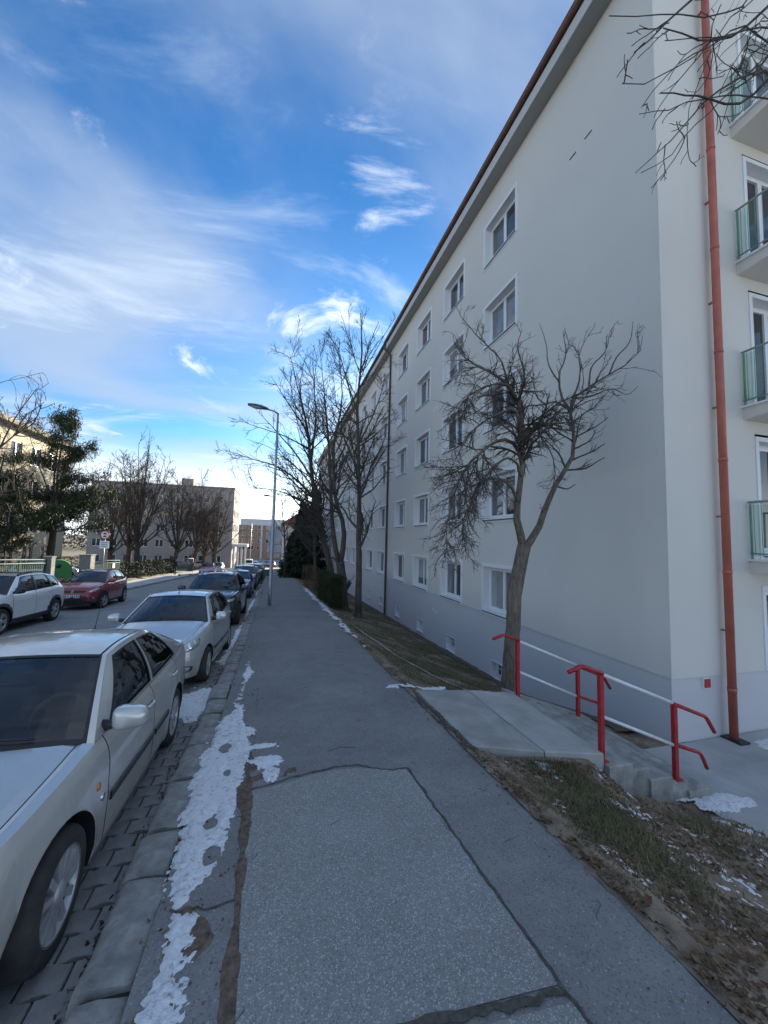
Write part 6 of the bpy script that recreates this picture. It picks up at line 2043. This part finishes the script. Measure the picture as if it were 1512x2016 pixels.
def street_lamp(x, y, label, s=1.0):
    z = gf(y)
    root = empty('street_lamp', (x, y, z)); tag(root, label, 'street lamp', 'street lamps')
    h = 8.55 * s
    m = MB(); m.tube([(0, 0, -.2), (0, 0, 1.0), (0, 0, 1.02), (0, 0, h * .6), (0, 0, h)], [.085, .08, .066, .06, .045], 14); m.build('pole', M['galv'], root)
    m = MB(); m.box((-.045, -.092, .45), (.045, -.075, .85)); m.build('hatch', M['galv'], root)
    m = MB(); m.tube([(0, 0, h - .05), (-.15, 0, h + .06), (-.55, 0, h + .14)], [.045, .04, .035], 10); m.build('arm', M['galv'], root)
    P = []
    for t in np.linspace(0, 1, 11):
        xx = -.42 - .88 * t; zc = h + .12 + .11 * t
        wv = .03 + .155 * sin(pi * min(1, t * .82 + .09)) ** .7
        P.append([(xx, wv * cos(a), zc + (.115 if sin(a) > 0 else .05) * (wv / .18) * sin(a)) for a in np.linspace(0, 2 * pi, 15)])
    m = MB(); m.grid(P); m.add(P[0][:-1], [tuple(range(14))]); m.add(P[-1][:-1], [tuple(range(14))[::-1]]); m.build('lamp_head', M['lamp_head'], root)
    P = []
    for t in np.linspace(.3, .93, 8):
        xx = -.42 - .88 * t; zc = h + .12 + .11 * t - .028
        wv = (.03 + .155 * sin(pi * min(1, t * .82 + .09)) ** .7) * .86
        P.append([(xx, wv * cos(a), zc + .075 * sin(a) * sin(pi * (t - .3) / .63 + .05)) for a in np.linspace(pi, 2 * pi, 9)])
    m = MB(); m.grid(P); m.build('lamp_cover', M['lamp_glass'], root)
    return root


street_lamp(-.11, 17.6, 'tall steel street lamp on the pavement carrying the round sign')
street_lamp(-.15, 43.0, 'second street lamp, farther down the pavement')
# signs on the lamp post, seen from behind
yb = 17.6 - .11


def sign_back_round(x, y, z, r, label):
    o = empty('road_sign', (x, y, z)); tag(o, label, 'road sign')
    m = MB(); m.lathe([(0, 0), (r, 0), (r, .012), (r - .012, .016), (0, .003)], (0, .0, 0), (0, -1, 0), 32, smooth=False); m.build('disc', M['sign_back'], o)
    m = MB(); m.box((-r * .8, -.032, .10), (r * .8, -.014, .135)); m.box((-r * .8, -.032, -.135), (r * .8, -.014, -.10)); m.build('clamp_rail', M['galv'], o)
    return o


sign_back_round(-.02, 17.6 + .12, 2.08, .335, 'round traffic sign seen from behind on the near lamp post')


def sign_back_rect(x, y, z, w, h, label):
    o = empty('sign_plate', (x, y, z)); tag(o, label, 'road sign')
    m = MB()
    pts = []
    for cx, cz, a0 in ((w / 2 - .05, h / 2 - .05, 0), (-w / 2 + .05, h / 2 - .05, pi / 2), (-w / 2 + .05, -h / 2 + .05, pi), (w / 2 - .05, -h / 2 + .05, 1.5 * pi)):
        for k in range(5): pts.append((cx + .05 * cos(a0 + k * pi / 8), 0, cz + .05 * sin(a0 + k * pi / 8)))
    m.prism(pts, (0, .012, 0)); m.build('plate', M['sign_back'], o)
    m = MB()
    for zz in (-h * .28, h * .28): m.box((-w * .38, -.022, zz - .013), (w * .38, -.002, zz + .013))
    m.build('clamp_rail', M['galv'], o)
    return o


sign_back_rect(-.02, 17.6 + .12, 1.54, .62, .33, 'blank back of the rounded plate under the round sign')
sign_back_rect(-.02, 17.6 + .12, 1.24, .50, .17, 'narrow lower plate on the near lamp post')

# restriction sign across the road
z = gf(33.0)
o = empty('road_sign', (-12.1, 33.0, z)); tag(o, 'white round road sign with dark red ring and two black marks', 'road sign')
m = MB(); m.tube([(0, 0, -.2), (0, 0, 3.95)], .03, 10); m.build('pole', M['galv'], o)
# facing up the road towards us
m = MB(); m.lathe([(0, 0), (.33, 0), (.33, .012), (0, .013)], (0, -.05, 3.62), (0, -1, 0), 30, smooth=False); m.build('ring', M['sign_red'], o)
m = MB(); m.lathe([(.255, .0135), (0, .015)], (0, -.05, 3.62), (0, -1, 0), 30, smooth=False); m.build('face', M['sign_white'], o)
for zz in (.10, -.10):
    m = MB(); m.prism([(-.10, -.067, 3.62 + zz - .05), (.10, -.067, 3.62 + zz - .05), (.10, -.067, 3.62 + zz + .02), (.05, -.067, 3.62 + zz + .06), (-.05, -.067, 3.62 + zz + .06), (-.10, -.067, 3.62 + zz + .02)], (0, -.002, 0)); m.build('mark', M['ink'], o)
m = MB(); m.box((-.30, -.062, 2.62), (.30, -.05, 3.18)); m.build('plate', M['sign_white'], o)
m = MB()
for zz in (3.05, 2.92, 2.78): m.box((-.2, -.0645, zz - .025), (.2, -.0622, zz + .025))
m.build('plate_lines', pmat('sign_text', (.12, .2, .3), .6), o)

# ------------------------------------------------------------------ green fence, container, pillars on the far side
M['fence_green'] = pmat('fence_green', (.03, .075, .06), .85, var=.2, spec=.15)
M['rail_pale'] = pmat('fence_rail_pale', (.10, .16, .15), .8, var=.1, spec=.15)
M['pillar'] = pmat('dark_pillar', (.17, .18, .175), .85, var=.2)
M['bin_green'] = pmat('container_green', (.03, .19, .05), .45, var=.15, dirt=.2)


def fence(y0, y1, X, zt, label):
    root = empty('metal_fence', (X, y0, gf(y0))); tag(root, label, 'fence')
    o = np.array([X, y0, gf(y0)])
    f = lambda y: gf(y)
    n = int((y1 - y0) / 2.0)
    for k in range(n + 1):
        y = y0 + (y1 - y0) * k / n
        m = MB(); m.box(np.array((X - .04, y - .04, f(y) - .1)) - o, np.array((X + .04, y + .04, f(y) + zt)) - o); m.build('post', M['fence_green'], root)
    for h in (zt - .02, zt - .22):
        m = MB(); m.tube([np.array((X + .05, y0, f(y0) + h)) - o, np.array((X + .05, y1, f(y1) + h)) - o], .028, 8); m.build('rail', M['rail_pale'], root)
    m = MB(); m.tube([np.array((X + .05, y0, f(y0) + .18)) - o, np.array((X + .05, y1, f(y1) + .18)) - o], .02, 6); m.build('rail', M['fence_green'], root)
    for y in np.arange(y0 + .1, y1, .16):
        m = MB(); m.box(np.array((X + .03, y - .03, f(y) + .12)) - o, np.array((X + .045, y + .03, f(y) + zt - .3)) - o); m.build('slat', M['fence_green'], root)
    return root


fence(17.0, 26.4, -12.5, 1.85, 'green metal fence with pale top rails at the left edge')
fence(32.4, 37.2, -12.5, 1.75, 'low green fence with a white notice beside the road sign')
o = obj('notice', MB().box((0, -.22, -.18), (.012, .22, .18)).mesh('notice', M['sign_white']), None, loc=(-12.42, 35.9, gf(35.9) + 1.3)); tag(o, 'small white notice on the low green fence', 'notice')
for (x, y, w_, h_, lb, mt_) in ((-12.5, 26.75, .20, 1.95, 'grey concrete gatepost at the end of the green fence', 'pillar'), (-12.6, 31.7, .34, 2.1, 'thick grey gate pillar beside the green container', 'pillar')):
    z = gf(y); m = MB(); m.box((-w_, -w_, -.2), (w_, w_, h_)); rt = empty('gate_pillar', (x, y, z)); m.build('shaft', M[mt_], rt); m = MB(); m.prism([(-w_ - .04, -w_ - .04, h_ + .001), (w_ + .04, -w_ - .04, h_ + .001), (w_ + .04, w_ + .04, h_ + .001), (-w_ - .04, w_ + .04, h_ + .001)], (0, 0, .07)); m.build('cap', M[mt_], rt); tag(rt, lb, 'pillar')
# arched container
z = gf(31.5)
o = empty('recycling_container', (-14.4, 32.0, z), (0, 0, radians(25))); tag(o, 'bright green recycling container with rounded top', 'container')
ar = [(-.75, .12), (.75, .12)] + [(.75 * cos(a), 1.05 + .72 * sin(a)) for a in np.linspace(0, pi, 13)]
m = MB(); m.prism([(a, -.6, b_) for a, b_ in ar], (0, 1.2, 0)); m.build('shell', M['bin_green'], o)
m = MB(); m.lathe([(.14, 0), (.14, .03), (0, .03)], (0, -.6, 1.35), (0, -1, 0), 16); m.build('slot', M['black'], o)
for sx in (-.6, .6):
    m = MB(); m.box((sx - .08, -.5, 0), (sx + .08, .5, .13)); m.build('foot', M['black'], o)
m = MB(); m.tube([(-.12, 0, 1.74), (-.12, 0, 1.95), (.12, 0, 1.95), (.12, 0, 1.74)], .02, 6); m.build('lifting_eye', M['galv'], o)

# crowd barrier on the far pavement
z = gf(48.3)
o = empty('metal_barrier', (-9.6, 48.2, z), (0, 0, radians(35))); tag(o, 'temporary metal barrier at the kerb beside the red car', 'barrier')
m = MB(); m.tube([(-.8, 0, .15), (-.8, 0, 1.9), (.8, 0, 1.9), (.8, 0, .15), (-.8, 0, .15)], .03, 6); m.build('frame', M['galv'], o)
for xx in np.arange(-.65, .7, .13):
    m = MB(); m.tube([(xx, 0, .15), (xx, 0, 1.9)], .012, 5); m.build('bar', M['galv'], o)
for sx in (-.6, .6):
    m = MB(); m.box((sx - .05, -.3, 0), (sx + .05, .3, .12)); m.build('foot', M['concrete'], o)

# ------------------------------------------------------------------ more cars across the road
make_car('suv_car', dict(SUV, paint=PA['silver2'], roof_rails=True), (-17.2, 36.2, gf(36) + .0), radians(118), 'silver SUV parked in the drive behind the green container', 'cars farther off')
make_car('hatchback_car', dict(HAT, paint=PA['brightred']), (-8.0, 53.5, gf(53.5) - .12), 0, 'red car parked near the metal barrier across the road', 'cars farther off')
make_car('hatchback_car', dict(HAT, paint=PA['teal']), (-7.7, 59.5, gf(59.5) - .12), 0, 'pale car parked behind the red one across the road', 'cars farther off', detail=False)
for i, (x, y, rz, c, lb) in enumerate(((-21.5, 69, 80, 'silver', 'silver car in the car park, leftmost of the row'), (-19.0, 73.5, 75, 'teal', 'pale blue grey car in the car park beside the leftmost silver one'), (-17.4, 70, 85, 'white', 'white car in the car park under the slanting tree'), (-12.6, 76.5, 95, 'silver2', 'silver car in the car park right of the small bare tree'), (-15.8, 76, 90, 'grey', 'dark grey car in the car park behind the white one'))):
    make_car('hatchback_car', dict(HAT, paint=PA[c]), (x, y, gf(y)), radians(rz), lb, 'cars in the car park', detail=False)
make_car('delivery_van', dict(SUV, H=1.9, paint=PA['white'], clad=None, rail=[(.70, 1.75, 1.82), (.72, 2.1, 1.88), (.72, 2.8, 1.9), (.72, 3.6, 1.9), (.70, 4.25, 1.86)]), (-5.6, 97, gf(97) - .12), pi, 'white van driving away beyond the crossing', 'cars beyond the crossing', cat='van', detail=False)
make_car('hatchback_car', dict(HAT, paint=PA['brightred']), (-.4, 94, gf(94) - .12), 0, 'bright red car beyond the crossing', 'cars beyond the crossing', detail=False)
make_car('hatchback_car', dict(HAT, paint=PA['grey']), (-1.6, 101, gf(101) - .12), 0, 'dark car beyond the crossing behind the bright red one', 'cars beyond the crossing', detail=False)
make_car('hatchback_car', dict(HAT, paint=PA['silver']), (-4.6, 105, gf(105) - .12), pi, 'silver car ahead of the white van', 'cars beyond the crossing', detail=False)

# ------------------------------------------------------------------ walking person
def person():
    z = gf(49.2)
    root = empty('person', (-10.9, 49.2, z)); tag(root, 'person in dark clothes walking on the far pavement past the hedges', 'person')
    J = dict(pel=(0, 0, .95), sp=(0, -.01, 1.15), ch=(0, -.02, 1.36), nk=(0, -.02, 1.52), hd=(0, -.03, 1.62), hd2=(0, -.03, 1.74),
             ls=(.17, -.02, 1.43), le=(.22, .06, 1.16), lh=(.22, .0, .92), rs=(-.17, -.02, 1.43), re=(-.22, -.08, 1.16), rh=(-.21, -.20, .95),
             lp=(.09, 0, .90), lk=(.10, -.14, .50), la=(.10, -.10, .09), lt=(.10, -.26, .04), rp=(-.09, 0, .90), rk=(-.10, .06, .50), ra=(-.10, .26, .12), rt=(-.10, .14, .04))
    rad = dict(pel=.15, sp=.145, ch=.165, nk=.06, hd=.085, hd2=.075, ls=.075, le=.055, lh=.042, rs=.075, re=.055, rh=.042, lp=.10, lk=.072, la=.05, lt=.04, rp=.10, rk=.072, ra=.05, rt=.04)
    E = [('pel', 'sp'), ('sp', 'ch'), ('ch', 'nk'), ('nk', 'hd'), ('hd', 'hd2'), ('ch', 'ls'), ('ls', 'le'), ('le', 'lh'), ('ch', 'rs'), ('rs', 're'), ('re', 'rh'), ('pel', 'lp'), ('lp', 'lk'), ('lk', 'la'), ('la', 'lt'), ('pel', 'rp'), ('rp', 'rk'), ('rk', 'ra'), ('ra', 'rt')]
    ks = list(J)
    me = bpy.data.meshes.new('body')
    me.from_pydata([J[k] for k in ks], [(ks.index(a), ks.index(b)) for a, b in E], [])
    o = obj('body', me, root)
    md = o.modifiers.new('skin', 'SKIN')
    for i, k in enumerate(ks):
        v = me.skin_vertices[0].data[i]; v.radius = (rad[k], rad[k]); v.use_root = (k == 'pel')
    sb = o.modifiers.new('sub', 'SUBSURF'); sb.levels = 2; sb.render_levels = 2
    me.materials.append(pmat('dark_coat', (.018, .018, .022), .85))
    h = MB(); h.lathe([(.0, .13), (.06, .12), (.10, .06), (.105, 0), (.09, -.05)], (0, -.03, 1.68), (0, 0, 1), 16); h.build('hat', pmat('dark_hat', (.02, .02, .024), .9), root)
    f = MB(); f.lathe([(.0, .0), (.05, -.01), (.075, -.05), (.065, -.10)], (0, -.075, 1.69), (0, -1, .1), 12); f.build('face', pmat('skin', (.35, .22, .16), .6), root)
    return root


person()

# ------------------------------------------------------------------ buildings behind
def far_block(name, label, x0, x1, y0, y1, z0, z1, mats, faces, roof_t=.35, ov=.3):
    """box building; faces: list of (side, columns, rows, w, h, sill height, z step, mat)"""
    o = np.array([x0, y0, z0]); root = empty(name, o); tag(root, label, 'building')
    for side in ('S', 'E', 'W', 'N'):
        sp = [f for f in faces if f[0] == side]
        holes = []
        if side in 'SN': a0, a1, Pf = x0, x1, (lambda a, z, s=side: np.array([a, y0 if s == 'S' else y1, z]) - o)
        else: a0, a1, Pf = y0, y1, (lambda a, z, s=side: np.array([x1 if s == 'E' else x0, a, z]) - o)
        for (s, cols, rows, w_, h_, zb, dz, mm) in sp:
            for c in cols:
                for k in range(rows): holes.append((c - w_ / 2, c + w_ / 2, zb + dz * k, zb + dz * k + h_))
        m = MB(); wall_cells(m, Pf, a0, a1, z0 - 1, z1, holes); m.build('wall', mats[0], root)
        n = {'S': (0, .12, 0), 'N': (0, -.12, 0), 'E': (-.12, 0, 0), 'W': (.12, 0, 0)}[side]
        for (a, b_, zl, zh) in holes:
            m = MB(); m.quad(Pf(a, zl) + n, Pf(b_, zl) + n, Pf(b_, zh) + n, Pf(a, zh) + n); wn = m.build('window', M['pane_dark'], root)
            f = MB()
            for (p, q_) in (((a, zl), (a + .07, zh)), ((b_ - .07, zl), (b_, zh)), (((a + b_) / 2 - .05, zl), ((a + b_) / 2 + .05, zh)), ((a, zh - .07), (b_, zh)), ((a, zl), (b_, zl + .08))):
                c1_ = Pf(*p) + np.array(n) * .92; c2_ = Pf(*q_) + np.array(n) * .5
                f.box(c1_, c2_)
            f.build('frame', M['upvc'], wn)
    m = MB(); m.box(np.array((x0 - ov, y0 - ov, z1 + .001)) - o, np.array((x1 + ov, y1 + ov, z1 + roof_t)) - o); m.build('roof', mats[1], root)
    return root, o


M['yellow'] = stucco('pale_yellow_plaster', (.60, .55, .42), (.66, .61, .47), 60)
M['greyb'] = stucco('grey_render', (.30, .275, .265), (.35, .32, .30), 40)
M['brownb'] = stucco('brown_render', (.30, .20, .15), (.34, .23, .17), 40)
M['paleb'] = stucco('pale_render', (.55, .55, .56), (.6, .6, .6), 40)
M['roof_grey'] = pmat('grey_roof_edge', (.22, .21, .20), .8)
yb_, yo_ = far_block('yellow_building', 'pale yellow building with grey eaves behind the pines', -36, -22.5, 22, 50.5, -2.6, 11.2, (M['yellow'], M['roof_grey']),
          [('E', [24 + 2.9 * k for k in range(9)], 4, 1.5, 1.8, -1.2, 3.15, None), ('S', [-34 + 3 * k for k in range(4)], 4, 1.5, 1.8, -1.2, 3.15, None)], .45, .7)
gb, go_ = far_block('grey_block', 'long grey flat roofed block closing the view across the road', -34.5, -8.6, 86, 100, -5.2, 11.9, (M['greyb'], M['roof_grey']),
          [('S', [-33 + 2.7 * k for k in range(9)], 5, 1.5, 1.5, -3.6, 3.1, None), ('E', [88 + 3.0 * k for k in range(4)], 5, 1.7, 1.6, -3.3, 3.1, None)], .3, .15)
m = MB(); m.box(np.array((-19.5, 89, 12.2)) - go_, np.array((-17.2, 93, 14.0)) - go_); m.build('penthouse', M['greyb'], gb)
for k in range(4):
    m = MB(); m.box(np.array((-8.3 + .75 * k, 85.2, -5)) - go_, np.array((-7.95 + .75 * k, 85.6, -.2)) - go_); m.build('column', M['paleb'], gb)
m = MB(); m.box(np.array((-8.5, 85.0, -.199)) - go_, np.array((-5.5, 90, .4)) - go_); m.build('porch_roof', M['paleb'], gb)
fb, fo_ = far_block('far_apartments', 'distant brown and white apartment block at the end of the road', -14, 26, 156, 172, -7.5, 6.4, (M['brownb'], M['paleb']),
          [('S', [-12 + 3.2 * k for k in range(12)], 4, 2.0, 1.6, -3.0, 2.6, None)], .2, .1)
m = MB(); m.box(np.array((-13, 157.5, 6.6)) - fo_, np.array((25, 171, 8.9)) - fo_); m.build('top_storey', M['paleb'], fb)
for xx in (-5.0, 3.0, 10.5, 18.0):
    m = MB(); m.box(np.array((xx - .3, 155.6, -7)) - fo_, np.array((xx + .3, 155.99, 6.4)) - fo_); m.build('stair_strip', M['paleb'], fb)
# house with pitched red roof past the end of the row
hh, ho = far_block('house', 'house with dark red pitched roof beyond the spruces', 1.6, 13.5, 68, 80, -5.0, 4.3, (M['paleb'], M['roof']), [('S', [3.5, 6.5, 9.5], 2, 1.4, 1.5, -1.8, 3.0, None), ('W', [71, 74, 77], 2, 1.4, 1.5, -1.8, 3.0, None)], .15, .5)
m = MB(); m.prism([np.array(p) - ho for p in ((1.0, 67.4, 4.46), (14.1, 67.4, 4.46), (7.5, 67.4, 8.8))], (0, 13.2, 0)); m.build('pitched_roof', M['roof'], hh)
# masts far down the road
for (x, y, h, lb) in ((-6.3, 112, 11.5, 'pale mast in front of the brown apartments'), (4.6, 120, 11, 'second pale mast near the brown apartments')):
    r_ = empty('lamp_mast', (x, y, gf(y))); tag(r_, lb, 'mast'); m = MB(); m.tube([(0, 0, 0), (0, 0, h)], [.12, .07], 8); m.build('pole', M['rail_white'], r_); m = MB(); m.box((-.5, -.12, h), (.1, .12, h + .15)); m.build('head', M['lamp_head'], r_)
# tree belt on the horizon so that the street does not end in the void
rng = np.random.default_rng(19)
n = 26000
a = rng.uniform(-1.0, 1.25, n); d = rng.uniform(230, 320, n)
xx = np.sin(a) * d; yy = np.cos(a) * d; hh_ = 6 + 7 * fbm(a * 9 + 3, a * 0, 4)
C = np.stack([xx, yy, -6.3 + rng.random(n) ** .8 * hh_], -1)
tb = cards('far_treeline', C, 1.5, rng, leafmat('far_trees', (.07, .065, .06), (.12, .11, .10)), None, (0, 0, 0), None, .5)
tag(tb, 'blurred belt of bare trees on the horizon', 'trees', kind='stuff')
